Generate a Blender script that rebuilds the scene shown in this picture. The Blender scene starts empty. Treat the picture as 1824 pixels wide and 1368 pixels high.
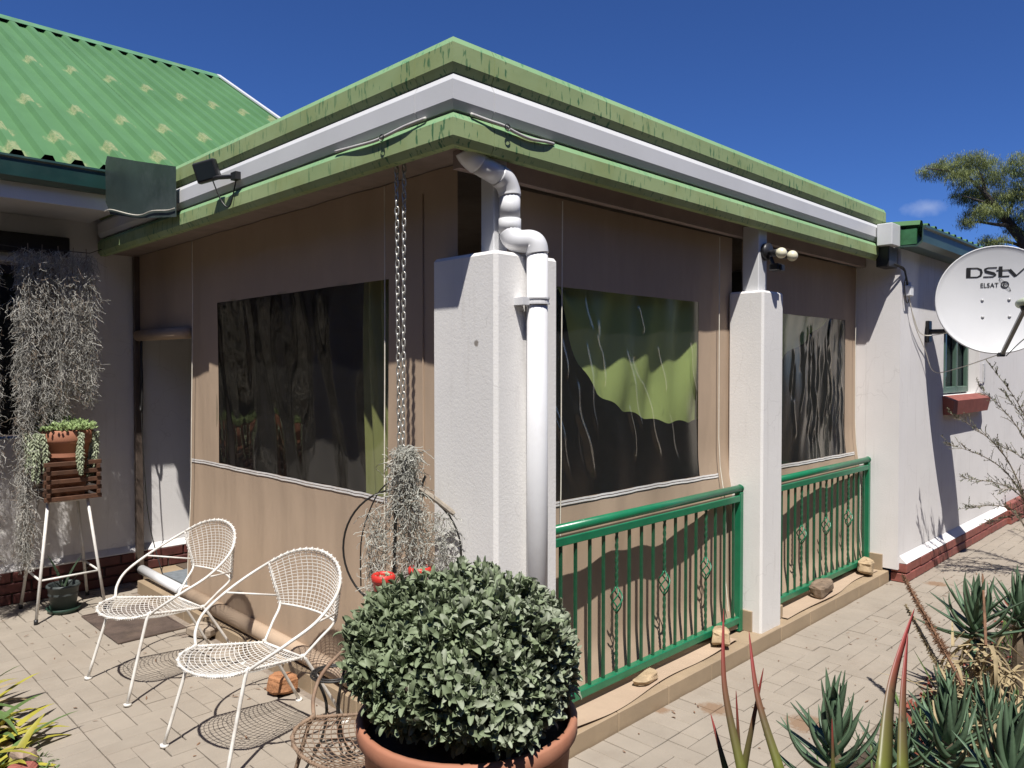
import bpy, math, random
from mathutils import Vector, Matrix
random.seed(7)
R = math.radians
SC = bpy.context.scene
COL = SC.collection

# ------------------------------------------------------------------ camera
CAMLOC = Vector((0, 0, 1.6)); FPX = 1358.0; PITCH = math.atan(29 / FPX)
cd = bpy.data.cameras.new('camera'); cam = bpy.data.objects.new('camera', cd); COL.objects.link(cam)
cd.sensor_width = 36; cd.lens = 36 * FPX / 1824; cd.clip_start = .02; cd.clip_end = 2000
cam.location = CAMLOC; cam.rotation_euler = (R(90) - PITCH, 0, R(-45)); SC.camera = cam
# ------------------------------------------------------------------ light
LDIR = Vector((.37, .38, -1)).normalized()          # direction the sunlight travels
w = bpy.data.worlds.new('World'); SC.world = w; w.use_nodes = True
nt = w.node_tree; bg = nt.nodes['Background']
sky = nt.nodes.new('ShaderNodeTexSky'); sky.sky_type = 'NISHITA'; sky.sun_disc = False
sky.sun_elevation = math.asin(-LDIR.z); sky.sun_rotation = math.atan2(-LDIR.x, -LDIR.y) % (2 * math.pi)
sky.altitude = 2200; sky.air_density = 1.0; sky.dust_density = 0.0; sky.ozone_density = 10.0
tint = nt.nodes.new('ShaderNodeMix'); tint.data_type = 'RGBA'; tint.blend_type = 'MULTIPLY'; tint.inputs[0].default_value = 1; tint.inputs[7].default_value = (.78, 1, 1.42, 1)
nt.links.new(sky.outputs[0], tint.inputs[6])
def wn(t, **k):
    n_ = nt.nodes.new(t); [setattr(n_, a, b) for a, b in k.items()]; return n_
_cd = Vector((s2_ := math.sqrt(.5), s2_, 0)) + Vector((s2_, -s2_, 0)) * .54 + Vector((0, 0, .2095)); _cd.normalize()
tc_ = wn('ShaderNodeTexCoord'); vm = wn('ShaderNodeMapping'); vm.inputs['Location'].default_value = -_cd
nt.links.new(tc_.outputs['Generated'], vm.inputs['Vector'])
m2_ = wn('ShaderNodeMapping', vector_type='POINT'); m2_.inputs['Rotation'].default_value = (0, 0, R(16.6)); m2_.inputs['Scale'].default_value = (30, 30, 85); nt.links.new(vm.outputs[0], m2_.inputs['Vector'])
ln = wn('ShaderNodeVectorMath', operation='LENGTH'); nt.links.new(m2_.outputs[0], ln.inputs[0])
nz = wn('ShaderNodeTexNoise'); nz.inputs['Scale'].default_value = 45; nz.inputs['Detail'].default_value = 6; nt.links.new(tc_.outputs['Generated'], nz.inputs['Vector'])
ad = wn('ShaderNodeMath', operation='MULTIPLY_ADD'); nt.links.new(nz.outputs['Fac'], ad.inputs[0]); ad.inputs[1].default_value = 1.6; nt.links.new(ln.outputs['Value'], ad.inputs[2])
cr_ = wn('ShaderNodeMapRange'); cr_.inputs['From Min'].default_value = 1.6; cr_.inputs['From Max'].default_value = .75; cr_.inputs['To Max'].default_value = .22; nt.links.new(ad.outputs[0], cr_.inputs['Value'])
cm_ = wn('ShaderNodeMix', data_type='RGBA'); nt.links.new(cr_.outputs[0], cm_.inputs[0]); nt.links.new(tint.outputs[2], cm_.inputs[6]); cm_.inputs[7].default_value = (12, 12.5, 13.5, 1)
nt.links.new(cm_.outputs[2], bg.inputs[0])
nt.nodes['Background']; bg.inputs[1].default_value = .057
sd = bpy.data.lights.new('sun', 'SUN'); sd.energy = 5.0; sd.angle = R(.55); sd.color = (1, .955, .89)
sun = bpy.data.objects.new('sun', sd); COL.objects.link(sun); sun.location = (-4, -4, 12)
sun.rotation_euler = LDIR.to_track_quat('-Z', 'Y').to_euler()
SC.view_settings.view_transform = 'Standard'; SC.view_settings.look = 'None'
SC.view_settings.exposure = .41; SC.view_settings.gamma = 1

# ------------------------------------------------------------------ camera maths (pixel -> ray)
s2 = math.sqrt(.5)
_fw = Vector((s2, s2, 0)); RT = Vector((s2, -s2, 0)); _up = Vector((0, 0, 1))
FW = _fw * math.cos(PITCH) - _up * math.sin(PITCH); UPV = _up * math.cos(PITCH) + _fw * math.sin(PITCH)
def ray(px, py): return FW + RT * ((px - 912) / FPX) + UPV * ((684 - py) / FPX)
def on(px, py, ax, v):
    d = ray(px, py); return CAMLOC + d * ((v - CAMLOC[ax]) / d[ax])
def atd(px, py, dist): return CAMLOC + ray(px, py) * dist
def proj(p):
    d = Vector(p) - CAMLOC; z = d.dot(FW); return 912 + FPX * d.dot(RT) / z, 684 - FPX * d.dot(UPV) / z, z

# ------------------------------------------------------------------ materials
def lin(c): return tuple((x / 255 / 12.92 if x / 255 <= .04045 else ((x / 255 + .055) / 1.055) ** 2.4) for x in c)
class NT:
    def __init__(s, name):
        s.m = bpy.data.materials.new(name); s.m.use_nodes = True; s.t = s.m.node_tree
        s.b = s.t.nodes['Principled BSDF']; s.out = s.t.nodes['Material Output']
    def n(s, typ, **k):
        nd = s.t.nodes.new(typ)
        for a, v in k.items(): setattr(nd, a, v)
        return nd
    def l(s, a, b): s.t.links.new(a, b)
    def pos(s, sc=(1, 1, 1)):
        g = s.n('ShaderNodeNewGeometry'); mp = s.n('ShaderNodeMapping'); mp.inputs['Scale'].default_value = sc
        s.l(g.outputs['Position'], mp.inputs['Vector']); return mp.outputs[0]
    def noise(s, scale=5, det=4, sc=(1, 1, 1), rough=.6, vec=None):
        t = s.n('ShaderNodeTexNoise'); t.inputs['Scale'].default_value = scale; t.inputs['Detail'].default_value = det
        t.inputs['Roughness'].default_value = rough
        s.l(vec if vec is not None else s.pos(sc), t.inputs['Vector']); return t.outputs['Fac']
    def ramp(s, fac, a, b, ca=(0, 0, 0), cb=(1, 1, 1)):
        r = s.n('ShaderNodeValToRGB'); e = r.color_ramp.elements
        e[0].position = a; e[1].position = b; e[0].color = (*ca, 1); e[1].color = (*cb, 1); s.l(fac, r.inputs[0]); return r.outputs[0]
    def mix(s, fac, a, b, mode='MIX'):
        m = s.n('ShaderNodeMix', data_type='RGBA', blend_type=mode)
        for sock, v in ((m.inputs[0], fac), (m.inputs[6], a), (m.inputs[7], b)):
            if isinstance(v, (int, float)): sock.default_value = v
            elif isinstance(v, tuple): sock.default_value = (*v, 1) if len(v) == 3 else v
            else: s.l(v, sock)
        return m.outputs[2]
    def math(s, op, a, b=None, c=None):
        m = s.n('ShaderNodeMath', operation=op)
        for i, v in enumerate((a, b, c)):
            if v is None: continue
            if isinstance(v, (int, float)): m.inputs[i].default_value = v
            else: s.l(v, m.inputs[i])
        return m.outputs[0]
    def bump(s, h, strength=.3, dist=.01):
        b = s.n('ShaderNodeBump'); b.inputs['Strength'].default_value = strength; b.inputs['Distance'].default_value = dist
        s.l(h, b.inputs['Height']); s.l(b.outputs[0], s.b.inputs['Normal']); return b
    def color(s, c):
        if isinstance(c, tuple): s.b.inputs['Base Color'].default_value = (*c, 1)
        else: s.l(c, s.b.inputs['Base Color'])
def mul(c, k): return tuple(min(.95, x * k) for x in c)
MATS = {}
def M(name, col=(.5, .5, .5), rough=.6, var=.15, scale=8, bump=.15, bscale=90, bdist=.004, spec=.5, metal=0, dirt=None, dirtamt=.5, rnd=0, sss=0):
    if name in MATS: return MATS[name]
    t = NT(name)
    c = t.ramp(t.noise(scale, 5), .3, .7, mul(col, 1 - var), mul(col, 1 + var))
    if rnd:
        oi = t.n('ShaderNodeObjectInfo'); v = t.math('MULTIPLY_ADD', oi.outputs['Random'], 2 * rnd, 1 - rnd)
        cc = t.n('ShaderNodeCombineColor'); [t.l(v, cc.inputs[i]) for i in range(3)]
        c = t.mix(1.0, c, cc.outputs[0], 'MULTIPLY')
    if dirt: c = t.mix(t.ramp(t.noise(scale * .55, 7, rough=.75), .5, .78, (0, 0, 0), (dirtamt,) * 3), c, dirt)
    t.color(c); t.b.inputs['Roughness'].default_value = rough; t.b.inputs['Metallic'].default_value = metal
    t.b.inputs['Specular IOR Level'].default_value = spec
    if bump: t.bump(t.noise(bscale, 3), bump, bdist)
    MATS[name] = t.m; return t.m

def stucco(name, col, cracks=True):
    t = NT(name)
    c = t.ramp(t.noise(1.7, 6, rough=.65), .3, .75, mul(col, .93), mul(col, 1.04))
    st = t.ramp(t.noise(3, 6, (6, 6, .5), .7), .56, .8, (0, 0, 0), (.3, .3, .3))
    c = t.mix(st, c, lin((150, 140, 130)))
    h = t.noise(95, 4, rough=.7)
    if cracks:
        v = t.n('ShaderNodeTexVoronoi', feature='DISTANCE_TO_EDGE'); v.inputs['Scale'].default_value = 3.2
        p = t.pos(); n2 = t.n('ShaderNodeTexNoise'); n2.inputs['Scale'].default_value = 6; t.l(p, n2.inputs['Vector'])
        t.l(t.mix(.18, p, n2.outputs['Color']), v.inputs['Vector'])
        cr = t.ramp(v.outputs[0], .002, .008, (1, 1, 1), (0, 0, 0))
        gate = t.ramp(t.noise(2.3, 2), .5, .6)
        k = t.mix(1.0, cr, gate, 'MULTIPLY'); c = t.mix(t.math('MULTIPLY', k, .16), c, lin((120, 112, 108)))
    t.color(c); t.b.inputs['Roughness'].default_value = .8; t.b.inputs['Specular IOR Level'].default_value = .25
    t.bump(h, .26, .005); return t.m
WHITE = stucco('white_plaster', (.77, .755, .735)); WALLW = stucco('white_wall_plaster', (.755, .735, .725))
INNER_ = 0
INNER = M('interior_plaster', (.30, .28, .26), .8)
PAINTW = M('white_paint', (.63, .635, .645), .42, .04, 3, .05)
PVC = M('white_pvc', (.69, .695, .71), .33, .04, 4, .03, dirt=lin((160, 150, 140)), dirtamt=.25)
def fascia_mat():
    t = NT('weathered_green_paint')
    base = t.ramp(t.noise(2.2, 4, (1, 1, 2)), .3, .72, lin((142, 161, 114)), lin((160, 176, 128)))
    warm = t.ramp(t.noise(5, 3), .45, .65, (0, 0, 0), (.35, .35, .35)); base = t.mix(warm, base, lin((132, 140, 80)))
    # dark paint left as downward streaks in patches
    stk = t.ramp(t.noise(5.5, 3, (9, 9, 2.0), .55), .585, .625)
    gate = t.ramp(t.noise(1.6, 3, (1, 1, 1)), .40, .58, (.25, .25, .25), (1, 1, 1))
    m = t.mix(1.0, stk, gate, 'MULTIPLY')
    c = t.mix(t.math('MULTIPLY', m, .85), base, lin((52, 104, 70)))
    blot = t.ramp(t.noise(14, 5, (1, 1, .4), .7), .66, .76, (0, 0, 0), (.5, .5, .5)); c = t.mix(blot, c, lin((86, 138, 96)))
    # upward faces are mixed towards blue green
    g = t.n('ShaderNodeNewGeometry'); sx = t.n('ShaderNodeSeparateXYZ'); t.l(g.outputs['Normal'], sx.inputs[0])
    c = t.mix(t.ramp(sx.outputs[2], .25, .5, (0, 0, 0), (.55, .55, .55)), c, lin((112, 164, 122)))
    t.color(c); t.b.inputs['Roughness'].default_value = .6; t.b.inputs['Specular IOR Level'].default_value = .3
    t.bump(t.noise(60, 3), .08, .003); return t.m
FASC = fascia_mat()
def roof_mat():
    t = NT('green_roof_sheet')
    base = t.ramp(t.noise(1.1, 5), .3, .7, (.074, .172, .066), (.096, .215, .088))
    g = t.n('ShaderNodeNewGeometry'); sx = t.n('ShaderNodeSeparateXYZ'); t.l(g.outputs['Position'], sx.inputs[0])
    x = t.math('SUBTRACT', sx.outputs[0], 1.155); x = t.math('DIVIDE', x, .33); x = t.math('ADD', x, .5)
    x = t.math('FRACT', x); x = t.math('SUBTRACT', x, .5); x = t.math('MULTIPLY', x, .33)
    x2 = t.math('POWER', t.math('ABSOLUTE', t.math('MULTIPLY', x, 1.2)), 2.0)
    best = None
    for y0 in (5.40, 5.77, 6.53, 7.84):
        dy = t.math('SUBTRACT', sx.outputs[1], y0); d2 = t.math('ADD', x2, t.math('MULTIPLY', dy, dy))
        best = d2 if best is None else t.math('MINIMUM', best, d2)
    dist = t.math('SQRT', best)
    dist = t.math('ADD', dist, t.math('MULTIPLY', t.math('SUBTRACT', t.noise(13, 5, (3.2, 1.2, 1.2), .8), .5), .16))
    mk = t.ramp(dist, .062, .10, (1, 1, 1), (0, 0, 0))
    br = t.ramp(t.noise(40, 2, (2.2, .6, .6)), .3, .55)
    mk = t.mix(1.0, mk, t.mix(.3, br, (1, 1, 1)), 'MULTIPLY')
    spot = t.ramp(t.noise(60, 3), .35, .65, lin((150, 146, 104)), lin((186, 180, 138)))
    t.color(t.mix(t.math('MULTIPLY', mk, .5), base, spot)); t.b.inputs['Roughness'].default_value = .5
    t.b.inputs['Specular IOR Level'].default_value = .35
    return t.m
ROOF = roof_mat()
DKGREEN = M('dark_green_paint', (.012, .045, .038), .38, .25, 5, .05, dirt=(.08, .11, .1), dirtamt=.35)
PANELG = M('dull_green_sheet', (.036, .052, .047), .42, .3, 3, .05, dirt=(.13, .15, .15), dirtamt=.6)
RAILG = M('glossy_green_paint', (.012, .16, .075), .3, .12, 12, .06, 60, dirt=(.05, .14, .09), dirtamt=.35)
def canvas_mat(name, col):
    t = NT(name)
    c = t.ramp(t.noise(1.3, 6, (1, 1, .6), .65), .3, .7, mul(col, .9), mul(col, 1.07))
    st = t.ramp(t.noise(1.6, 4, (3, 3, .5), .6), .5, .85, (0, 0, 0), (.22, .22, .22)); c = t.mix(st, c, mul(col, .7))
    t.color(c); t.b.inputs['Roughness'].default_value = .75; t.b.inputs['Specular IOR Level'].default_value = .2
    h = t.math('ADD', t.math('MULTIPLY', t.noise(2.5, 2, (2.5, 2.5, .6)), 1.0), t.math('MULTIPLY', t.noise(260, 2), .03))
    t.bump(h, .35, .03); return t.m
CANVAS = canvas_mat('beige_canvas', (.42, .318, .232))
HEM = M('white_hem_tape', (.72, .70, .68), .6, .1, 20)
CORD = M('white_cord', (.72, .68, .58), .7)
def plastic_mat(name, sc, strength, haze, rough, base):
    t = NT(name)
    tr = t.n('ShaderNodeBsdfTransparent'); tr.inputs[0].default_value = (.86, .88, .87, 1)
    gl = t.n('ShaderNodeBsdfGlossy'); gl.inputs['Roughness'].default_value = rough; gl.inputs[0].default_value = (1, .95, .86, 1)
    df = t.n('ShaderNodeBsdfDiffuse'); df.inputs[0].default_value = (.5, .5, .5, 1)
    gg = t.n('ShaderNodeNewGeometry'); lw = t.n('ShaderNodeVectorMath', operation='DOT_PRODUCT'); t.l(gg.outputs['Incoming'], lw.inputs[1])
    h = t.noise(4, 3, sc, .5)
    b = t.n('ShaderNodeBump'); b.inputs['Strength'].default_value = strength; b.inputs['Distance'].default_value = .02
    t.l(h, b.inputs['Height']); t.l(b.outputs[0], gl.inputs['Normal']); t.l(b.outputs[0], lw.inputs[0])
    m1 = t.n('ShaderNodeMixShader'); m1.inputs[0].default_value = haze; t.l(tr.outputs[0], m1.inputs[1]); t.l(df.outputs[0], m1.inputs[2])
    m2 = t.n('ShaderNodeMixShader'); sch = t.math('POWER', t.math('SUBTRACT', 1.0, t.math('MINIMUM', t.math('ABSOLUTE', lw.outputs['Value']), 1.0)), 5.0); t.l(t.math('MULTIPLY_ADD', sch, .9, base), m2.inputs[0]); t.l(m1.outputs[0], m2.inputs[1]); t.l(gl.outputs[0], m2.inputs[2])
    t.l(m2.outputs[0], t.out.inputs[0]); t.t.nodes.remove(t.b); return t.m
PLASTIC = plastic_mat('clear_plastic', (1, 1, .5), .02, .012, .03, .055)
PLASTICW = plastic_mat('wrinkled_clear_plastic', (2.2, 2.2, .35), .06, .03, .2, .13)
GLASS = M('dark_window_glass', (.02, .025, .03), .05, .1, 3, 0)
LIME = canvas_mat('lime_cloth', (.40, .48, .17))
PAVER = M('concrete_paver', (.30, .262, .216), .85, .07, 5, .3, 160, .003, .2, rnd=.035, dirt=(.22, .175, .135), dirtamt=.45)
def add_stains(mat, spots, col, zz=0):
    t = NT.__new__(NT); t.m = mat; t.t = mat.node_tree; t.b = t.t.nodes['Principled BSDF']; t.out = t.t.nodes['Material Output']
    src = t.b.inputs['Base Color'].links[0].from_socket; g_ = t.n('ShaderNodeNewGeometry'); best = None
    for (x_, y_, r_) in spots:
        v_ = t.n('ShaderNodeVectorMath', operation='DISTANCE'); t.l(g_.outputs['Position'], v_.inputs[0]); v_.inputs[1].default_value = (x_, y_, zz)
        d_ = t.math('DIVIDE', v_.outputs['Value'], r_); best = d_ if best is None else t.math('MINIMUM', best, d_)
    d_ = t.math('ADD', best, t.math('MULTIPLY', t.math('SUBTRACT', t.noise(28, 5, rough=.75), .5), 1.5))
    t.color(t.mix(t.ramp(d_, .55, .95, (.75, .75, .75), (0, 0, 0)), src, col))
add_stains(PAVER, [(on(1178, 1265, 2, 0).x, on(1178, 1265, 2, 0).y, .045), (on(1272, 1262, 2, 0).x, on(1272, 1262, 2, 0).y, .085), (on(1668, 1040, 2, 0).x, on(1668, 1040, 2, 0).y, .09), (on(1440, 1290, 2, 0).x, on(1440, 1290, 2, 0).y, .12)], (.21, .125, .07))
SAND = M('joint_sand', (.22, .18, .145), .95, .25, 30, .3)
SOIL = M('garden_soil', (.07, .054, .042), .95, .45, 6, .8, 25, .03, .1)
TILE = M('beige_step_tile', (.33, .25, .165), .55, .1, 5, .1, dirt=(.25, .19, .13), dirtamt=.5, rnd=.05)
BRICKD = M('dark_red_brick', (.105, .03, .026), .6, .25, 14, .3, 60, rnd=.2, dirt=(.05, .03, .025), dirtamt=.6)
BRICK = M('red_painted_brick', (.24, .075, .058), .65, .2, 14, .3, 60, rnd=.15, dirt=(.3, .13, .1), dirtamt=.4)
MORTAR = M('mortar', (.10, .08, .07), .9, .2, 20)
TERRA = M('terracotta', (.37, .155, .09), .75, .1, 5, .15, 60, dirt=(.42, .24, .16), dirtamt=.35)
REDPL = M('red_plastic', (.55, .04, .03), .4, .1, 6, .03)
BLACKPL = M('black_plastic', (.02, .02, .022), .4, .2, 6, .05)
POTG = M('dark_grey_pot', (.045, .055, .055), .5, .2, 6, .05)
BLACKW = M('black_wire', (.018, .017, .016), .5, .2, 20, .05)
STEELW = M('white_painted_steel', (.70, .68, .64), .45, .08, 20, .08, dirt=(.28, .19, .12), dirtamt=.55)
RUST = M('rusty_steel', (.22, .15, .10), .8, .4, 16, .2, 80, dirt=(.16, .06, .03), dirtamt=.8)
CHAINM = M('galvanised_chain', (.55, .54, .5), .35, .2, 40, .1, metal=.7)
WOODD = M('dark_wood', (.085, .038, .02), .6, .35, 20, .2, 40, rnd=.2)
WOODG = M('weathered_driftwood', (.30, .26, .21), .85, .25, 25, .3)
GREYPOST = M('brown_steel_post', (.10, .075, .06), .5, .2, 8)
LINTEL = M('dark_timber_lintel', (.018, .013, .012), .6, .3, 8)
MOSSM = M('grey_moss', (.40, .39, .355), .9, .35, 12, 0, spec=.1)
MOSSB = M('brownish_moss', (.25, .20, .155), .9, .35, 12, 0, spec=.1)
MATM = M('brown_doormat', (.085, .06, .048), .95, .4, 10, .6, 200, .006, dirt=(.18, .13, .09), dirtamt=.5)
CARPET = M('grey_door_rug', (.16, .18, .2), .95, .2, 30, .4, 200)
STONEO = M('ochre_stone', (.40, .30, .185), .85, .3, 14, .5, 40, .01, dirt=(.2, .1, .05), dirtamt=.4)
STONEG = M('brown_stone', (.20, .145, .10), .85, .3, 14, .5, 40, .01)
STONEY = M('grey_brick_block', (.33, .27, .21), .9, .15, 14, .4, 60)
SEDUM = M('pale_sedum', (.27, .36, .15), .55, .25, 18, 0, spec=.3)
SEDUM2 = M('silvery_sedum', (.36, .40, .27), .55, .2, 18, 0, spec=.3)
DISHM = M('dish_white', (.57, .575, .585), .5, .04, 3, .02)
DISHB = M('dish_black_print', (.012, .012, .013), .5, 0, 3, 0)
BULB = M('cream_bulb', (.72, .68, .5), .2, .04, 3, 0)
BARK = M('tree_bark', (.05, .04, .034), .9, .3, 6, .5, 20, .02)
def leafmat(name, col, var=.35, rough=.55, trans=.12, scale=14, spec=.35, rnd=.12):
    t = NT(name)
    c = t.ramp(t.noise(scale, 4), .3, .7, mul(col, 1 - var), mul(col, 1 + var))
    oi = t.n('ShaderNodeObjectInfo'); v = t.math('MULTIPLY_ADD', oi.outputs['Random'], 2 * rnd, 1 - rnd)
    cc = t.n('ShaderNodeCombineColor'); [t.l(v, cc.inputs[i]) for i in range(3)]
    c = t.mix(1.0, c, cc.outputs[0], 'MULTIPLY')
    t.color(c); t.b.inputs['Roughness'].default_value = rough; t.b.inputs['Specular IOR Level'].default_value = spec
    if trans:
        tb = t.n('ShaderNodeBsdfTranslucent'); t.l(c, tb.inputs[0]); mx = t.n('ShaderNodeMixShader'); mx.inputs[0].default_value = trans
        t.l(t.b.outputs[0], mx.inputs[1]); t.l(tb.outputs[0], mx.inputs[2]); t.l(mx.outputs[0], t.out.inputs[0])
    return t.m
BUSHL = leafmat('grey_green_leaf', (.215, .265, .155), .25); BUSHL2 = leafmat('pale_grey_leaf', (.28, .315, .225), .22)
ALOEL = leafmat('aloe_leaf', (.10, .16, .095), .3, .45, .04, 9); ALOED = leafmat('dry_aloe_leaf', (.36, .285, .165), .3, .8, .08, 9)
YELL = leafmat('yellow_strap_leaf', (.36, .33, .05), .35, .5, .15, 6); GRNL = leafmat('green_strap_leaf', (.10, .16, .05), .35, .5, .1, 6)
TWIGL = leafmat('shrub_leaf', (.13, .15, .085), .3); TWIGS = M('pale_twig', (.24, .2, .15), .9)
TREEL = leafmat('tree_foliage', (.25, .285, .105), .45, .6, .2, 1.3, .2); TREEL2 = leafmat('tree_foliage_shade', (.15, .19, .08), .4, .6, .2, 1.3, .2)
SPIKEM = M('dry_flower_spike', (.17, .09, .05), .9, .4, 30); LITTER = leafmat('red_leaf_litter', (.20, .055, .035), .5, .8, .05, 10)
def redleaf():
    t = NT('red_tipped_leaf')
    at = t.n('ShaderNodeAttribute', attribute_name='along'); at.attribute_type = 'GEOMETRY'
    f = t.math('ADD', at.outputs['Fac'], t.math('MULTIPLY', t.math('SUBTRACT', t.noise(9, 4), .5), .35))
    r = t.n('ShaderNodeValToRGB'); e = r.color_ramp.elements; e[0].position = .12; e[1].position = .8
    e[0].color = (*(.13, .145, .03), 1); e[1].color = (*(.27, .05, .045), 1); x = e.new(.4); x.color = (.12, .09, .045, 1)
    t.l(f, r.inputs[0])
    c = t.mix(t.ramp(t.noise(45, 4, (1, 1, .3)), .62, .7, (0, 0, 0), (.6, .6, .6)), r.outputs[0], (.05, .02, .015))
    t.color(c); t.b.inputs['Roughness'].default_value = .45; return t.m
REDLEAF = redleaf()

# ------------------------------------------------------------------ mesh builder
def V(*a): return Vector(a)
class MB:
    def __init__(s): s.v = []; s.f = []; s.a = None
    def add(s, vs, fs):
        o = len(s.v); s.v += [tuple(x) for x in vs]; s.f += [tuple(i + o for i in f) for f in fs]; return s
    def box(s, a, b, ch=0):
        (x0, y0, z0), (x1, y1, z1) = a, b
        if not ch:
            return s.add([(x0, y0, z0), (x1, y0, z0), (x1, y1, z0), (x0, y1, z0), (x0, y0, z1), (x1, y0, z1), (x1, y1, z1), (x0, y1, z1)],
                         [(0, 3, 2, 1), (4, 5, 6, 7), (0, 1, 5, 4), (1, 2, 6, 5), (2, 3, 7, 6), (3, 0, 4, 7)])
        c = ch; vs = []; C = Vector(((x0 + x1) / 2, (y0 + y1) / 2, (z0 + z1) / 2)); h = Vector(((x1 - x0) / 2, (y1 - y0) / 2, (z1 - z0) / 2))
        idx = {}
        for sx in (-1, 1):
            for sy in (-1, 1):
                for sz in (-1, 1):
                    for ax in range(3):
                        p = Vector((sx * (h.x - c), sy * (h.y - c), sz * (h.z - c))); p[ax] = (sx, sy, sz)[ax] * h[ax]
                        idx[(sx, sy, sz, ax)] = len(vs); vs.append(C + p)
        fs = []
        for ax in range(3):
            b_, c_ = (ax + 1) % 3, (ax + 2) % 3
            for sg in (-1, 1):
                q = []
                for u, w_ in ((-1, -1), (1, -1), (1, 1), (-1, 1)):
                    k = [0, 0, 0]; k[ax] = sg; k[b_] = u; k[c_] = w_; q.append(idx[(*k, ax)])
                fs.append(tuple(q if sg > 0 else q[::-1]))
        for ax in range(3):                       # edge chamfers along axis ax
            b_, c_ = (ax + 1) % 3, (ax + 2) % 3
            for u in (-1, 1):
                for w_ in (-1, 1):
                    k0 = [0, 0, 0]; k1 = [0, 0, 0]; k0[ax] = -1; k1[ax] = 1; k0[b_] = k1[b_] = u; k0[c_] = k1[c_] = w_
                    q = [idx[(*k0, b_)], idx[(*k1, b_)], idx[(*k1, c_)], idx[(*k0, c_)]]
                    fs.append(tuple(q if u * w_ > 0 else q[::-1]))
        for sx in (-1, 1):
            for sy in (-1, 1):
                for sz in (-1, 1):
                    q = [idx[(sx, sy, sz, i)] for i in range(3)]
                    fs.append(tuple(q if sx * sy * sz > 0 else q[::-1]))
        return s.add(vs, fs)
    def bar(s, p, q, wd, ht=None, up=(0, 0, 1)):
        ht = ht or wd; p = Vector(p); q = Vector(q); d = (q - p).normalized(); u = Vector(up)
        if abs(d.dot(u)) > .97: u = Vector((1, 0, 0))
        a = d.cross(u).normalized() * wd / 2; b = a.cross(d).normalized() * ht / 2
        vs = [p - a - b, p + a - b, p + a + b, p - a + b, q - a - b, q + a - b, q + a + b, q - a + b]
        return s.add(vs, [(3, 2, 1, 0), (4, 5, 6, 7), (0, 1, 5, 4), (1, 2, 6, 5), (2, 3, 7, 6), (3, 0, 4, 7)])
    def tube(s, pts, r, seg=6, closed=False, caps=True):
        pts = [Vector(p) for p in pts]; n = len(pts)
        if n < 2: return s
        rs = r if isinstance(r, (list, tuple)) else [r] * n
        tan = []
        for i in range(n):
            a = pts[(i - 1) % n] if (closed or i > 0) else pts[i]; b = pts[(i + 1) % n] if (closed or i < n - 1) else pts[i]
            d = b - a; tan.append(d.normalized() if d.length > 1e-9 else Vector((0, 0, 1)))
        t0 = tan[0]; u = t0.orthogonal().normalized(); vs = []
        for i in range(n):
            t = tan[i]; u = u - t * u.dot(t); u = u.normalized() if u.length > 1e-6 else t.orthogonal().normalized(); v = t.cross(u)
            for k in range(seg):
                an = 2 * math.pi * k / seg; vs.append(pts[i] + (u * math.cos(an) + v * math.sin(an)) * rs[i])
        fs = []
        for i in range(n if closed else n - 1):
            j = (i + 1) % n
            for k in range(seg):
                k2 = (k + 1) % seg; fs.append((i * seg + k, i * seg + k2, j * seg + k2, j * seg + k))
        if caps and not closed:
            fs.append(tuple(range(seg))[::-1]); fs.append(tuple((n - 1) * seg + k for k in range(seg)))
        return s.add(vs, fs)
    def lathe(s, prof, c, seg=32):
        n = len(prof); vs = []; fs = []
        for i in range(seg):
            a = 2 * math.pi * i / seg
            for r, z in prof: vs.append((c[0] + r * math.cos(a), c[1] + r * math.sin(a), c[2] + z))
        for i in range(seg):
            j = (i + 1) % seg
            for k in range(n - 1): fs.append((i * n + k, j * n + k, j * n + k + 1, i * n + k + 1))
        return s.add(vs, fs)
    def grid(s, fn, us, vs_, skip=None):
        nu, nv = len(us), len(vs_); vs = [fn(u, v) for v in vs_ for u in us]; fs = []
        for j in range(nv - 1):
            for i in range(nu - 1):
                if skip and skip((us[i] + us[i + 1]) / 2, (vs_[j] + vs_[j + 1]) / 2): continue
                fs.append((j * nu + i, j * nu + i + 1, (j + 1) * nu + i + 1, (j + 1) * nu + i))
        return s.add(vs, fs)
    def leaf(s, base, d, up, L, W, cup=.3, curl=.4, n=5, tip=1.0, wid=None, thick=0, keel=.35):
        """tapered leaf from base along d, arching towards -up by curl; cup raises its margins"""
        d = Vector(d).normalized(); up = Vector(up); sd_ = d.cross(up)
        if sd_.length < 1e-4: sd_ = d.orthogonal()
        sd_.normalize(); up = sd_.cross(d).normalized(); p = Vector(base); vs = []; fs = []; al = []
        m = 4 if thick else 3
        for i in range(n + 1):
            t = i / n; a = -curl * t
            dd = d * math.cos(a) + up * math.sin(a); uu = up * math.cos(a) - d * math.sin(a)
            if i: p = p + dd * (L / n)
            wq = (wid(t) if wid else math.sin(math.pi * min(1, (t * .92 + .08) ** .8)) ** .8) * W / 2
            wq = max(wq, W * .01)
            vs += [p - sd_ * wq + uu * wq * cup, p - (uu * wq * 0), p + sd_ * wq + uu * wq * cup]
            if thick: vs.append(p - uu * (wq * keel + thick * .3))
            al += [t] * m
        for i in range(n):
            a, b = i * m, (i + 1) * m
            fs += [(a, a + 1, b + 1, b), (a + 1, a + 2, b + 2, b + 1)]
            if thick: fs += [(a + 2, a + 3, b + 3, b + 2), (a + 3, a, b, b + 3)]
        s.add(vs, fs)
        if s.a is None: s.a = []
        s.a.extend(al); return s
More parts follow.
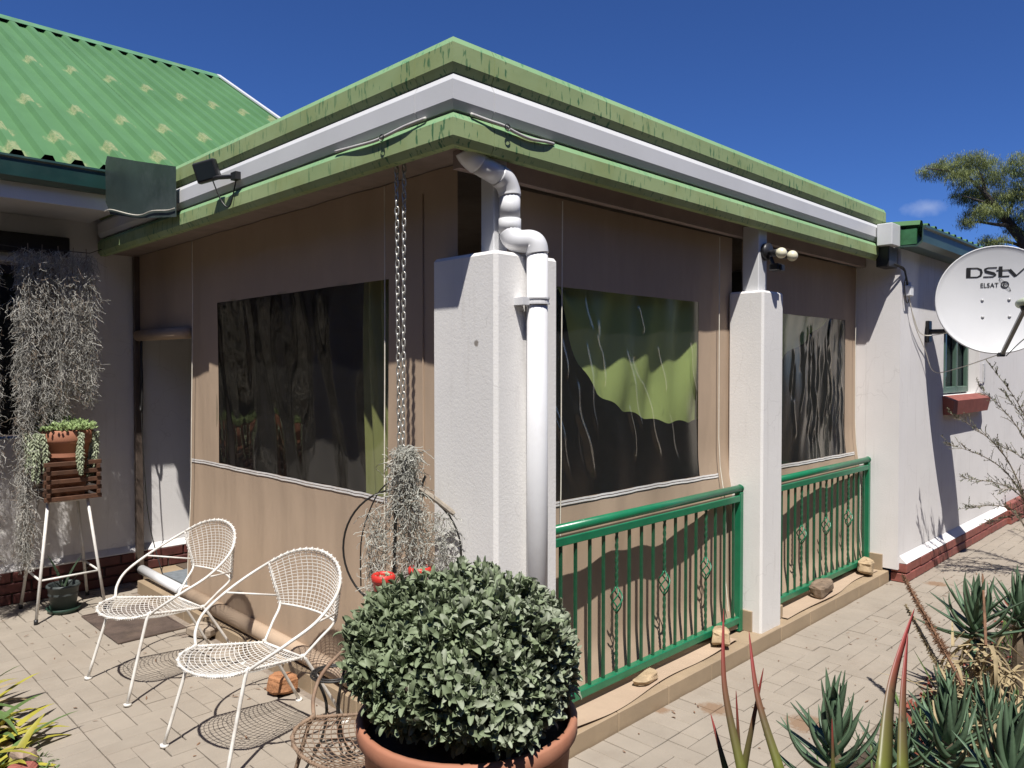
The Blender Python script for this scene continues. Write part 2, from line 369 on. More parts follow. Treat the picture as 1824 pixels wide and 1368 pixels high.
    def build(s, name, mat, parent=None, smooth=False, local=False, sub=0, loc=None, mesh_only=False):
        me = bpy.data.meshes.new(name)
        off = Vector((0, 0, 0))
        if parent is not None and not local:
            r = parent
            while r.parent: r = r.parent
            off = r.location
        if loc is not None: off = Vector(loc)
        me.from_pydata([tuple(Vector(v) - off) for v in s.v], [], s.f)
        if s.a and len(s.a) == len(s.v):
            at = me.attributes.new('along', 'FLOAT', 'POINT'); at.data.foreach_set('value', s.a)
        me.materials.append(mat)
        if smooth: me.polygons.foreach_set('use_smooth', [True] * len(me.polygons))
        me.update()
        if mesh_only: return me
        return link(name, me, parent, loc, sub)
def link(name, me, parent=None, loc=None, sub=0):
    o = bpy.data.objects.new(name, me); COL.objects.link(o)
    if parent is not None: o.parent = parent
    if loc is not None: o.location = loc
    if sub:
        m = o.modifiers.new('smooth', 'SUBSURF'); m.levels = m.render_levels = sub
    return o
def tag(o, label=None, cat=None, group=None, kind=None):
    for k, v in (('label', label), ('category', cat), ('group', group), ('kind', kind)):
        if v: o[k] = v
    return o
def thing(name, label, cat, loc=(0, 0, 0), group=None):
    o = bpy.data.objects.new(name, None); COL.objects.link(o); o.location = loc; o.empty_display_size = .1
    return tag(o, label, cat, group)
def smoothstep(a, b, x):
    t = max(0, min(1, (x - a) / (b - a))); return t * t * (3 - 2 * t)
def linspace(a, b, n): return [a + (b - a) * i / (n - 1) for i in range(n)]
def spline(pts, n=8, closed=False):
    pts = [Vector(p) for p in pts]; out = []; m = len(pts)
    for i in range(m if closed else m - 1):
        g = (lambda k: pts[k % m]) if closed else (lambda k: pts[max(0, min(m - 1, k))])
        p0, p1, p2, p3 = g(i - 1), g(i), g(i + 1), g(i + 2)
        for k in range(n):
            t = k / n
            out.append(.5 * ((2 * p1) + (p2 - p0) * t + (2 * p0 - 5 * p1 + 4 * p2 - p3) * t * t + (3 * p1 - p0 - 3 * p2 + p3) * t ** 3))
    if not closed: out.append(pts[-1])
    return out
rnd = random.uniform

add_stains(WHITE, [(1.965, on(848, 612, 0, 1.965).y, .016)], (.12, .09, .06), on(848, 612, 0, 1.965).z)
# ================================================================== SETTING
g = MB().add([(-150, -150, -.03), (150, -150, -.03), (150, 150, -.03), (-150, 150, -.03)], [(0, 1, 2, 3)]).build('ground', SOIL); tag(g, kind='structure')
pav = MB().add([(.80, 1.2, -.012), (14, 1.2, -.012), (14, 2.1, -.012), (2.1, 2.1, -.012), (2.1, 6.1, -.012), (.80, 6.1, -.012)], [(0, 1, 2, 3, 4, 5)]).build('paving', SAND)
tag(pav, kind='structure')
U_ = .0975
def paver_mesh(jx):
    lx, ly, c = U_ * 2 - .004, U_ - .004, .003
    z0, z1 = -.03, 0
    vs = []
    for z, k in ((z0, 0), (z1 - c, 0), (z1, c)):
        vs += [(-lx / 2 + k, -ly / 2 + k, z), (lx / 2 - k, -ly / 2 + k, z), (lx / 2 - k, ly / 2 - k, z), (-lx / 2 + k, ly / 2 - k, z)]
    vs = [(x + rnd(-jx, jx), y + rnd(-jx, jx), z) for x, y, z in vs]
    fs = [(8, 9, 10, 11)]
    for a in (0, 4):
        for i in range(4): j = (i + 1) % 4; fs.append((a + i, a + j, a + 4 + j, a + 4 + i))
    return vs, fs
pv = [paver_mesh(.0009) for _ in range(6)]
HALF = len(pv)
for vs, fs in pv[:2]: pv.append(([(x * (U_ - .004) / (U_ * 2 - .004), y, z) for x, y, z in vs], fs))
pm = []
for vs, fs in pv: pm.append(MB().add(vs, fs).build('paver', PAVER, mesh_only=True))
slots = []
X0, YT = 1.013, 2.018
for j in range(52):                                       # header course beside the bed, bricks lying along X
    slots.append((X0 - U_, 1.25 + (j + .5) * U_, 0))
i = 0
while X0 + (i + .5) * U_ < 9.3:                           # header course beside the step, bricks lying along Y
    slots.append((X0 + (i + .5) * U_, YT - U_, 1)) if X0 + i * U_ > 1.9 else None; i += 1
y_edge = YT - 2 * U_
for i in range(-1, 88):
    for j in range(-8, 46):
        x = X0 + i * U_; y = y_edge + j * U_; d = (i - j) % 4
        if d == 0: cxx, cyy, o, = x + U_, y + U_ / 2, 0
        elif d == 3: cxx, cyy, o = x + U_ / 2, y + U_, 1
        else: continue
        if cxx > 9.3 or cyy > 6.05 or cyy < 1.2: continue
        if i == -1:
            if o == 0: slots.append((X0 + U_ / 2, cyy, 2))
            continue
        if o == 1 and abs(cyy - y_edge) < .02 and cxx > 1.9: slots.append((cxx, y_edge - U_ / 2, 2)); continue
        if cxx > 1.98 and cyy > y_edge - .02: continue
        if cxx > 1.93 - .05 and cyy > y_edge and cyy < 5.7: continue
        slots.append((cxx, cyy, o))
def pvscore(sl):
    px, py, z = proj((sl[0], sl[1], 0))
    ok = z > .3 and -60 < px < 1884 and 600 < py < 1420
    return (1 if ok else 0, 1 / z if z > 0 else 0)
slots.sort(key=pvscore, reverse=True)
rest = MB()
for k, (x, y, o) in enumerate(slots):
    z = rnd(-.0015, .0015); mt = Matrix.Translation((x, y, z)) @ Matrix.Rotation(R(90 * o) + rnd(-.004, .004) + (math.pi if random.random() < .5 else 0), 4, 'Z') @ Matrix.Rotation(rnd(-.004, .004), 4, 'X')
    ci = random.randrange(HALF, len(pv)) if o == 2 else random.randrange(HALF)
    if k < 300:
        ob = bpy.data.objects.new('paver', pm[ci]); COL.objects.link(ob); ob.parent = pav; ob.matrix_local = mt
    else:
        vs, fs = pv[ci]; rest.add([mt @ Vector(v) for v in vs], fs)
tag(rest.build('paver_field', PAVER, pav), kind='stuff')

# ================================================================== HOUSE
house = thing('house', 'white plastered house with green ribbed metal roof behind the porch', 'house', (3, 6.1, 0))
WY = 6.05
def wall_with_hole(x0, x1, z0, z1, hx0, hx1, hz0, hz1, y0, y1):
    m = MB()
    for a, b, c, d in ((x0, hx0, z0, z1), (hx1, x1, z0, z1), (hx0, hx1, z0, hz0), (hx0, hx1, hz1, z1)): m.box((a, y0, c), (b, y1, d))
    return m
wall_with_hole(-2.5, 6.2, .10, 2.72, .35, 1.57, 1.12, 2.32, WY, WY + .22).build('wall', WALLW, house)
win = MB().box((.37, WY + .10, 1.14), (1.55, WY + .13, 2.30)).build('window', GLASS, house)
fr = MB()
for a, b in (((.37, WY + .06, 1.14), (.43, WY + .099, 2.30)), ((1.49, WY + .06, 1.14), (1.55, WY + .099, 2.30)), ((.93, WY + .06, 1.14), (.98, WY + .099, 2.30)), ((.43, WY + .06, 2.24), (.93, WY + .099, 2.30)), ((.98, WY + .06, 2.24), (1.49, WY + .099, 2.30)), ((.43, WY + .06, 1.14), (.93, WY + .099, 1.2)), ((.98, WY + .06, 1.14), (1.49, WY + .099, 1.2))): fr.box(a, b)
fr.build('frame', LINTEL, win)
MB().box((.2, WY - .07, 2.375), (1.60, WY - .001, 2.51), .006).build('lintel', LINTEL, house)
def bricks(parent, plist, mat=BRICK):
    for a, b in plist: MB().box(a, b, .006).build('brick', mat, parent)
pl = MB().box((-.5, WY - .035, -.02), (3.2, WY + .02, .098)).box((-.5, WY - .035, .0985), (3.2, WY - .001, .215)).build('plinth', MORTAR, house)
bl = []
for cz in range(3):
    x = .55 - (.115 if cz % 2 else 0)
    while x < 3.1:
        o = rnd(-.003, .003); bl.append(((x, WY - .052 + o, .003 + cz * .075), (x + .218, WY - .01, .070 + cz * .075))); x += .229
bricks(pl, bl, BRICKD)
MB().add([(-.5, WY - .05, .227), (3.2, WY - .05, .227), (3.2, WY - .002, .265), (-.5, WY - .002, .265), (-.5, WY - .05, .222), (3.2, WY - .05, .222), (3.2, WY - .002, .222), (-.5, WY - .002, .222)], [(0, 1, 2, 3), (7, 6, 5, 4), (4, 5, 1, 0), (5, 6, 2, 1), (7, 4, 0, 3)]).build('plinth_ledge', WALLW, house)
# roof, 30 degrees, eave at y 5.3 z 2.84
TAN = .577; EY, EZ = 5.30, 2.84; RY = 9.45; RXE = 4.19
nrm = Vector((0, -.5, .866)); P = .165
roof = MB().add([(-1.5, EY + .05, EZ - .03), (RXE, EY + .05, EZ - .03), (RXE, RY, EZ + (RY - EY) * TAN - .09), (-1.5, RY, EZ + (RY - EY) * TAN - .09)], [(0, 1, 2, 3)])
roof.add([(-1.5, RY, EZ + (RY - EY) * TAN - .09), (RXE, RY, EZ + (RY - EY) * TAN - .09), (RXE, RY + 4.2, EZ - .12), (-1.5, RY + 4.2, EZ - .12)], [(0, 1, 2, 3)])
roof = roof.build('roof', LINTEL, house)
def ribprof(k):                                            # one rib period centred at X
    x = 1.155 + k * P; return [(x - P / 2, 0), (x - .042, 0), (x - .022, .034), (x + .022, .034), (x + .042, 0), (x + P / 2, 0)]
k = -16
while 1.155 + (k + 3.5) * P < RXE + .45:
    pr = []
    for q in range(4):
        e = ribprof(k + q); pr += e if q == 0 else e[1:]
    pr = [(min(x, RXE), h) for x, h in pr if x < RXE + P * .6]
    if len(pr) < 3 or pr[0][0] >= RXE: break
    m = MB(); n = len(pr); lift = .002 * (k % 8 == 0)
    for yy in (EY + .06, RY): m.add([Vector((x, yy, EZ + (yy - EY) * TAN)) + nrm * (h + lift) for x, h in pr], [])
    m.f = [(i, i + 1, n + i + 1, n + i) for i in range(n - 1)]
    m.build('roof_sheet', ROOF, roof); k += 4
RZ = EZ + (RY - EY) * TAN
cap = MB(); h = .037
def rp(x, y, hh): return Vector((x, y, EZ + (y - EY) * TAN)) + nrm * hh
cap.add([rp(-1.5, RY - .12, h), rp(RXE, RY - .12, h), rp(RXE, RY + .01, h + .012), rp(-1.5, RY + .01, h + .012), Vector((-1.5, RY + .2, RZ - .06)), Vector((RXE, RY + .2, RZ - .06)),
         rp(-1.5, RY - .12, h - .004), rp(RXE, RY - .12, h - .004), rp(-1.5, RY + .01, h + .006), rp(RXE, RY + .01, h + .006)], [(0, 1, 2, 3), (3, 2, 5, 4), (6, 7, 1, 0), (8, 9, 7, 6)])
cap.build('ridge_cap', M('ridge_green', (.10, .24, .12), .5, .2, 6, dirt=(.3, .3, .15), dirtamt=.5), roof)
ver = MB()
for dx0, dx1, hh0, hh1 in ((0.004, .05, -.02, .052),):
    a = [rp(RXE + dx0, EY + 1.2, hh0), rp(RXE + dx1, EY + 1.2, hh0), rp(RXE + dx1, EY + 1.2, hh1), rp(RXE + dx0, EY + 1.2, hh1)]
    b = [rp(RXE + dx0, RY, hh0), rp(RXE + dx1, RY, hh0), rp(RXE + dx1, RY, hh1), rp(RXE + dx0, RY, hh1)]
    ver.add(a + b, [(3, 2, 1, 0), (4, 5, 6, 7), (0, 1, 5, 4), (1, 2, 6, 5), (2, 3, 7, 6), (3, 0, 4, 7)])
ver.build('verge_board', PAINTW, roof)
# eave gutter and board (run stops against the porch)
gx1 = 1.70
gp = [(5.41, 2.83), (5.41, 2.725), (5.36, 2.72), (5.325, 2.745), (5.322, 2.845), (5.312, 2.855), (5.315, 2.868), (5.328, 2.865), (5.333, 2.75), (5.36, 2.735), (5.40, 2.735), (5.40, 2.83)]
m = MB()
for x in (-1.5, gx1): m.add([(x, y, z) for y, z in gp], [])
n = len(gp); m.f = [(i, (i + 1) % n, n + (i + 1) % n, n + i) for i in range(n)]; m.f += [tuple(range(n))[::-1], tuple(range(n, 2 * n))]
m.build('gutter', DKGREEN, house)
MB().box((-1.5, 5.415, 2.625), (1.74, 5.44, 2.80)).build('eave_board', PAINTW, house)
MB().box((-1.5, 5.441, 2.64), (1.745, WY - .001, 2.66)).build('soffit', PAINTW, house)

# --- right wing
FY = 1.955; JX = 6.0
wall_with_hole(JX, 14, .10, 2.62, 7.05, 8.16, 1.36, 2.12, FY, FY + .24).build('wall', WALLW, house)
MB().box((JX + .001, FY + .241, .08), (JX + .24, WY - .001, 2.6)).build('wall', WALLW, house)
wn = MB().box((7.06, FY + .13, 1.37), (8.15, FY + .14, 2.11)).build('window', GLASS, house)
fr = MB()
for x in (7.07, 7.40, 7.75, 8.10): fr.box((x, FY + .09, 1.375), (x + .045, FY + .125, 2.105), .004)
for x0, x1 in ((7.116, 7.399), (7.446, 7.749), (7.796, 8.099)):
    fr.box((x0, FY + .09, 1.375), (x1, FY + .125, 1.43), .004); fr.box((x0, FY + .09, 2.05), (x1, FY + .125, 2.105), .004)
fr.build('frame', M('window_green', (.075, .13, .10), .45, .15, 6), wn)
MB().add([(7.03, 1.865, 1.325), (8.18, 1.865, 1.325), (8.18, FY - .001, 1.365), (7.03, FY - .001, 1.365), (7.05, 1.885, 1.205), (8.15, 1.885, 1.205), (8.15, FY - .001, 1.205), (7.05, FY - .001, 1.205)], [(0, 1, 2, 3), (7, 6, 5, 4), (4, 5, 1, 0), (5, 6, 2, 1), (7, 4, 0, 3), (6, 7, 3, 2)]).build('sill', BRICK, wn)
pl = MB().box((JX + .055, FY - .02, -.02), (14, FY + .05, .099)).box((JX + .055, FY - .02, .0992), (14, FY - .001, .146)).build('plinth', MORTAR, house)
bl = []
for cz in range(2):
    x = JX + .03
    while x < 9.0:
        wd = .109 if x == JX + .03 and cz else .219
        o = rnd(-.003, .003); bl.append(((x, FY - .052 + o, .002 + cz * .075), (x + wd - .008, FY - .021 if x > JX + .1 else FY + .06, .070 + cz * .075))); x += wd
for cz in range(3):
    x = 9.06
    while x < 12: bl.append(((x, FY - .085, .002 + cz * .075), (x + .211, FY - .021, .070 + cz * .075))); x += .219
bricks(pl, bl)
MB().add([(JX + .03, FY - .052, .147), (9.05, FY - .052, .147), (9.05, FY - .0015, .20), (JX + .03, FY - .0015, .20), (JX + .03, FY - .0015, .147), (9.05, FY - .0015, .147)], [(0, 1, 2, 3), (5, 4, 0, 1)][:1] + [(0, 3, 4), (1, 5, 2)]).build('plinth_ledge', WALLW, house)
gY = 1.775
gp = [(FY - .004, 2.61), (FY - .004, 2.475), (gY + .05, 2.47), (gY + .012, 2.50), (gY + .01, 2.59), (gY - .008, 2.60), (gY - .006, 2.618), (gY + .014, 2.615), (gY + .02, 2.51), (gY + .055, 2.482), (FY - .014, 2.487), (FY - .014, 2.61)]
m = MB(); n = len(gp)
for x in (5.93, 14): m.add([(x, y, z) for y, z in gp], [])
m.f = [(i, (i + 1) % n, n + (i + 1) % n, n + i) for i in range(n)] + [tuple(range(n))[::-1]]
m.build('gutter', M('grey_green_gutter', (.045, .085, .07), .4, .15, 5), house)
MB().box((5.931, gY + .056, 2.49), (5.95, FY - .016, 2.60)).build('gutter_end', M('bright_green_patch', (.04, .15, .06), .5, .25, 20), house)
rs = MB(); pr = []; k = 0
while 5.95 + k * P < 13.9:
    x = 5.95 + k * P; pr += [(x, 0), (x + .02, .034), (x + .06, .034), (x + .08, 0), (x + P - .001, 0)]; k += 1
for yy in (gY + .04, gY + 5): rs.add([(x, yy, 2.625 + h + (yy - gY) * .06) for x, h in pr], [])
n = len(pr); rs.f = [(i, i + 1, n + i + 1, n + i) for i in range(n - 1)]
rs.build('roof', ROOF, house)

# ================================================================== PORCH
porch = thing('porch', 'flat roofed corner porch with white pillars and weathered green fascia', 'porch', (2, 2, 0))
SX, SY = 1.935, 2.022                                      # step edges
step = MB().box((SX + .13, SY + .13, -.02), (JX, WY - .06, .076)).build('step', TILE, porch)
x = 2.294 - .393
while x < JX + .02:
    a, b = max(x, SX) + .002, min(x + .393, JX + .025) - .002
    if b - a > .02: MB().box((a, SY, -.02), (b, SY + .128, .080 + rnd(0, .0015)), .004).build('tile', TILE, step)
    x += .393
y = SY + .132
while y < 5.7:
    MB().box((SX, y, -.02), (SX + .128, min(y + .389, 5.72), .080 + rnd(0, .0015)), .004).build('tile', TILE, step); y += .393
p1 = MB().box((1.965, 2.05, -.02), (2.315, 2.425, 2.04), .014).build('pillar', WHITE, porch)
MB().box((2.05, 2.15, 2.035), (2.125, 2.225, 2.42), .004).build('post', PAINTW, p1)
p2 = MB().box((4.055, 2.047, .05), (4.305, 2.265, 2.04), .012).build('pillar', WHITE, porch)
MB().box((4.10, 2.10, 2.035), (4.20, 2.20, 2.42), .004).build('post', PAINTW, p2)
MB().box((4.042, 2.10, .082), (4.056, 2.262, .20), .002).build('skirting_tile', TILE, p2)
MB().box((5.985, 2.06, .082), (5.999, 2.20, .20), .002).build('skirting_tile', TILE, porch)
MB().box((2.015, 6.0 - .05, .08), (2.065, WY - .055, 2.42), .004).build('door_post', GREYPOST, porch)
# fascia bands
FXc, FYc = 1.75, 2.042; FL, FR = 5.88, 5.94
def prof(z0, z1): 
    h = z1 - z0; return [(-.05, z0), (-.016, z0), (0, z0 + h * .24), (0, z0 + h * .80), (-.014, z1), (-.05, z1)]
def run(pr, pts):
    m = MB(); n = len(pr)
    for p in pts:
        for d, z in pr: m.v.append((p[0] - d * p[2], p[1] - d * p[3], z))
    for i in range(len(pts) - 1):
        for k in range(n - 1): m.f.append((i * n + k, i * n + k + 1, (i + 1) * n + k + 1, (i + 1) * n + k))
    m.f += [tuple(range(n)), tuple((len(pts) - 1) * n + k for k in range(n))[::-1]]
    return m
for z0, z1, mt, nm in ((2.640, 2.763, FASC, 'fascia'), (2.512, 2.634, PAINTW, 'gutter'), (2.388, 2.499, FASC, 'fascia')):
    pr = prof(z0, z1); e = .0015
    run(pr, [(FXc, FL, 1, 0), (FXc, 2.257 + e, 1, 0)]).build(nm + '_run', mt, porch)
    run(pr, [(FXc, 2.257 - e, 1, 0), (FXc, FYc, 1, 1), (1.95 - e, FYc, 0, 1)]).build(nm + '_corner', mt, porch)
    run(pr, [(1.95 + e, FYc, 0, 1), (FR, FYc, 0, 1)]).build(nm + '_run', mt, porch)
dark = M('shadow_gap_board', (.05, .05, .05), .8)
MB().box((1.785, 2.115, 2.41), (1.82, 5.86, 2.72)).box((1.785, 2.077, 2.41), (5.92, 2.112, 2.72)).build('gap_shade_board', dark, porch)  # dark board painted as the shade in the gaps between bands
MB().box((1.80, 2.113, 2.43), (5.98, WY - .002, 2.47)).build('ceiling', M('porch_ceiling', (.25, .2, .17), .8), porch)
MB().box((1.79, 2.06, 2.74), (5.98, 5.9, 2.755)).build('roof_deck', dark, porch)
beamm = M('pinkish_beam', (.34, .27, .25), .6, .1, 6)
MB().box((1.92, 2.20, 2.36), (5.99, 2.24, 2.429)).build('beam', beamm, porch)
LINE = M('added_dark_lining', (.07, .066, .06), .7, .25, 4)  # made-up dark lining, added to keep the porch interior dim
MB().box((2.62, WY - .072, .08), (5.98, WY - .060, 2.42)).build('added_lining', LINE, porch)
MB().box((5.984, 2.45, .08), (5.9985, WY - .075, 2.42)).build('added_lining', LINE, porch)
MB().box((2.3, 2.5, .0805), (5.98, WY - .08, .0835)).build('inner_floor', M('porch_floor', (.10, .075, .055), .6, .2, 4), porch)  # dark floor sheet, its colour chosen to deepen the shade inside
MB().box((5.74, 1.93, 2.475), (5.905, 2.035, 2.63), .004).build('gutter_box', PAINTW, porch)
MB().box((5.80, 1.97, 2.33), (5.98, 2.06, 2.474), .004).build('outlet', BLACKPL, porch)
# sheet metal splash guard over the inside corner
sg = MB(); a, b = V(1.715, 4.40, 0), V(1.63, 5.31, 0); nn = Vector((-1, -.1, 0)).normalized() * .004
def sgp(t, z): return a.lerp(b, t) + V(0, 0, z)
zs = lambda t: 2.735 + .215 * t
out = [sgp(0, 2.452), sgp(.5, 2.50), sgp(.93, 2.575), sgp(1.0, 2.66), sgp(1.0, 2.91), sgp(.97, 2.95), sgp(.93, zs(.96)), sgp(.5, zs(.5)), sgp(0, zs(0))]
sg.add(out + [p - nn for p in out], [tuple(range(9)), tuple(range(9, 18))[::-1]] + [(i, i + 9, (i + 1) % 9 + 9, (i + 1) % 9) for i in range(9)])
guard = tag(sg.build('splash_guard', PANELG), 'dull dark green sheet metal splash guard between gutter and fascia', 'metal sheet')
MB().tube(spline([sgp(1.0, 2.60) + nn * 2, sgp(.9, 2.60) + nn * 2, sgp(.6, 2.535) + nn * 2, sgp(.45, 2.515) + nn * 2, sgp(.3, 2.52) + nn * 2, sgp(.1, 2.50) + nn * 2, sgp(0, 2.50) + nn * 2], 6), .003, 5).build('wire', CORD, guard, local=True)

# white conduit clipped below the white gutter
cw = tag(MB().tube(spline([(1.752, 2.80, 2.506), (1.7425, 2.62, 2.492), (1.741, 2.50, 2.486), (1.741, 2.42, 2.490), (1.7425, 2.30, 2.500), (1.755, 2.20, 2.508)], 6), .0065, 8)
    .tube(spline([(1.84, 2.048, 2.508), (1.92, 2.036, 2.499), (1.99, 2.0335, 2.496), (2.05, 2.033, 2.485), (2.13, 2.033, 2.478), (2.22, 2.035, 2.486), (2.28, 2.046, 2.492)], 6), .0065, 8).build('conduit', M('grey_conduit', (.5, .48, .46), .5), smooth=True), 'pale conduit cable sagging under the gutter around the porch corner', 'cable')
for p in ((1.739, 2.44, 2.489), (2.0, 2.031, 2.496)):
    MB().tube([V(*p) + V(.013 * math.cos(a_) if p[0] > 1.9 else -.008, -.008 if p[0] > 1.9 else .013 * math.cos(a_), .013 * math.sin(a_) - .006) for a_ in linspace(0, 6.0, 10)], .0022, 4).build('cable_tie', BLACKPL, cw)

# ================================================================== CANVAS BLINDS
def blind(name, label, fn, u0, u1, wu0, wu1, wz0, wz1, zb, zt, mat, pmat, wrink, hem_u, cords, flap=None):
    """fn(u,z,extra) -> point; window wu0..wu1 x wz0..wz1 cut out and filled with clear plastic"""
    base = fn((u0 + u1) / 2, zb, 0); t = thing(name, label, 'canvas blind', base, 'canvas blinds around the porch')
    us = sorted(set(linspace(u0, u1, 44) + [wu0, wu1])); zs_ = sorted(set(linspace(zb, zt, 40) + [wz0, wz1]))
    MB().grid(lambda u, z: fn(u, z, 0), us, zs_, lambda u, z: wu0 < u < wu1 and wz0 < z < wz1).build('canvas', mat, t, True)
    nn, nn2 = (240, 110) if pmat is PLASTICW else (90, 60)
    MB().grid(lambda u, z: fn(u, z, wrink(u, z) - .003), linspace(wu0 - .012, wu1 + .012, nn) if fn is fnR else linspace(wu1 + .012, wu0 - .012, nn), linspace(wz0 - .012, wz1 + .012, nn2)).build('clear_window', pmat, t, True)
    hu = linspace(hem_u[0], hem_u[1], 40); m = MB()
    jt = [rnd(-.002, .002) for _ in hu]
    for k_, (h0, h1) in enumerate(((-.022, -.013), (-.009, .000))):
        m.grid(lambda u, z: fn(u, wz0 + z + jt[min(39, int((u - hu[0]) / (hu[-1] - hu[0]) * 39))], .004), hu, [h0, h1])
    m.build('hem', HEM, t)
    for cu in cords:
        MB().tube([fn(cu, z, .035) for z in linspace(.22, zt - .02, 14)], .0028, 5).build('cord', CORD, t)
    return t
def wob(u, z, s=1): return .006 * math.sin(u * 9 + z * 2.1 + s) + .004 * math.sin(u * 21 - z * 3 + s * 2)
def fnR(u, z, e):                                          # blinds behind the railing, face -Y
    lo = 1 - smoothstep(.75, 1.15, z)
    seg0 = 3.0 if u < 4.2 else 4.85; seg1 = 4.02 if u < 4.2 else 5.95
    y = 2.285 - .058 * smoothstep(seg0, seg1, u) * (lo * .75 + .25) + wob(u, z) * (.35 + .65 * lo) + .012 * lo * math.sin(u * 5.5 + 1)
    y -= .05 * (1 - smoothstep(.09, .3, z)) + 0
    return V(u, y - e, z)
def creases(rr, n, u0, u1, z0, z1, slant, bias):
    out = []
    for _ in range(n):
        a = u0 + (u1 - u0) * rr.random() ** bias; zt = rr.uniform(z0 + .25, z1); L = rr.uniform(.12, .6)
        out.append((a, zt, L, slant + rr.uniform(-.14, .14), rr.uniform(.004, .012) * (1 if rr.random() < .7 else -.7), rr.uniform(.009, .017), rr.uniform(0, 6)))
    return out
def crease_h(cs, u, z):
    h = 0
    for a, zt, L, sl, amp, w_, ph in cs:
        t = (zt - z) / L
        if -.08 < t < 1.08:
            d = u - (a + sl * (zt - z) + .01 * math.sin(z * 22 + ph))
            if abs(d) < .05: h += amp * math.exp(-(d / w_) ** 2) * smoothstep(-.08, .12, t) * (1 - smoothstep(.85, 1.08, t))
    return h
CR1 = creases(random.Random(12), 22, 2.42, 3.7, 1.0, 1.965, .28, 1.7)
CR2 = creases(random.Random(5), 46, 4.95, 5.75, .97, 1.95, -.05, .9)
def wr1(u, z): return crease_h(CR1, u, z) + .0018 * math.sin(u * 19 + z * 7 + math.sin(z * 9))
def wr2(u, z): return crease_h(CR2, u, z) + .0016 * math.sin(u * 40 - z * 6 + 1.3 * math.sin(z * 8)) * smoothstep(4.6, 5.2, u)
b1 = blind('canvas_blind', 'beige canvas blind behind the green railing nearest the corner pillar', fnR, 2.20, 4.10, 2.36, 3.745, .995, 1.965, .10, 2.36, CANVAS, PLASTICW, wr1, (2.36, 3.93), (2.565, 3.905))
b2 = blind('canvas_blind', 'beige canvas blind with wrinkled clear window beside the house wall', fnR, 4.25, 5.995, 4.45, 5.79, .962, 1.955, .10, 2.36, CANVAS, PLASTICW, wr2, (4.45, 5.93), (5.905,))
def fnL(u, z, e):                                          # side blind, faces -X ; left edge leans in slightly
    k_ = (4.99 - u) / 2.6
    u2 = u + .13 * (1 - k_) * max(0, (2.1 - z) / 2) * .45 if u > 4.62 else u
    x = 2.045 + wob(u, z, 2) * .7 - .03 * (1 - smoothstep(.1, .9, z))
    return V(x - e, u2, z)
def wr3(u, z): return .003 * math.sin(u * 11 + z * 5) + .0015 * math.sin(u * 31 - z * 8)
b3 = blind('canvas_blind', 'wide beige canvas blind behind the white wire chairs', fnL, 2.36, 4.99, 2.835, 4.615, 1.01, 2.0, .12, 2.425, CANVAS, PLASTIC, wr3, (2.835, 4.97), (2.815, 4.90))
# weighted pole rolled into the lower edge of the side blind
MB().tube([(1.995, 2.5, .125), (1.995, 5.02, .128)], .044, 16).build('hem_roll', CANVAS, b3, True)
MB().tube([(1.995, 5.021, .13), (1.995, 5.80, .133)], .033, 14).tube([(1.995, 5.0, .13), (1.995, 5.05, .13)], .046, 14).build('pole', PVC, b3, True)
for nm, u in (('seam', 2.58),):
    MB().tube([fnL(u, z, .003) for z in linspace(.2, 2.34, 20)], .004, 5).build(nm, CANVAS, b3)
# loose canvas tongues lying on the step
def flap(x0, x1, parent):
    ph = rnd(0, 6)
    def f(u, t):
        y = 2.262 - .02 * math.sin(u * 3) - t * .20 + .012 * t * math.sin(u * 7 + ph); z = .0865 + .013 * (1 - t) ** 3 + .004 * t * (1 + math.sin(u * 9 + ph)) * .5
        if t > .9: z += .006 * max(0, math.sin(u * 4.1 + ph))
        return V(u, max(2.03, y), z)
    MB().grid(f, linspace(x0, x1, 40), linspace(0, 1, 10)).build('flap', CANVAS, parent, True)
flap(2.33, 3.86, b1); flap(4.40, 5.93, b2)
# rolled-up door blind
rb = thing('rolled_door_blind', 'brown canvas door blind rolled up above the porch doorway', 'canvas blind', (2.09, 5.55, 1.82), 'canvas blinds around the porch')
MB().grid(lambda u, z: V(2.05 + wob(u, z, 4) * .5, u, z), linspace(5.0, 5.94, 14), linspace(1.86, 2.425, 8)).build('canvas', CANVAS, rb, True)
MB().tube([(2.035, 5.03, 1.83), (2.035, 5.93, 1.835)], .04, 14).build('roll', CANVAS, rb, True)
MB().tube(spline([(2.03, 5.86, 1.8), (2.02, 5.84, 1.7), (2.02, 5.855, 1.45), (2.02, 5.87, 1.32), (2.02, 5.84, 1.30), (2.02, 5.83, 1.5), (2.02, 5.845, 1.7)], 8), .008, 6).tube(spline([(2.02, 5.85, 1.3), (2.03, 5.84, .9), (2.06, 5.82, .45), (2.1, 5.7, .11)], 8), .004, 5).build('cord', BLACKW, rb)
# green cloths hung inside
def cloth(name, label, pts_top, fold, loc):
    pass
CLX = ((2.62, 1.99), (2.66, 1.93), (2.74, 1.745), (2.81, 1.614), (2.93, 1.477), (3.086, 1.40), (3.25, 1.36), (3.48, 1.306), (3.84, 1.298))
def cl1(s, t):                                             # swag behind the first window
    x = 2.62 + 1.22 * s; low = 1.3
    for (a, za), (b, zb_) in zip(CLX, CLX[1:]):
        if a <= x <= b + 1e-6: low = za + (zb_ - za) * (x - a) / (b - a)
    low += .008 * math.sin(s * 40); z = 2.0 + (low - 2.0) * t
    return V(x, 2.345 - .035 * smoothstep(.6, 1, s) + .011 * math.sin(s * 38 + t * 3) * (1 - .3 * t) + .012 * math.sin(s * 15 + t * 6), z)
tag(MB().grid(cl1, linspace(0, 1, 60), linspace(0, 1, 24)).build('green_cloth', LIME, None, True), 'lime green cloth swagged behind the first clear window', 'curtain', 'green cloths behind the blinds')
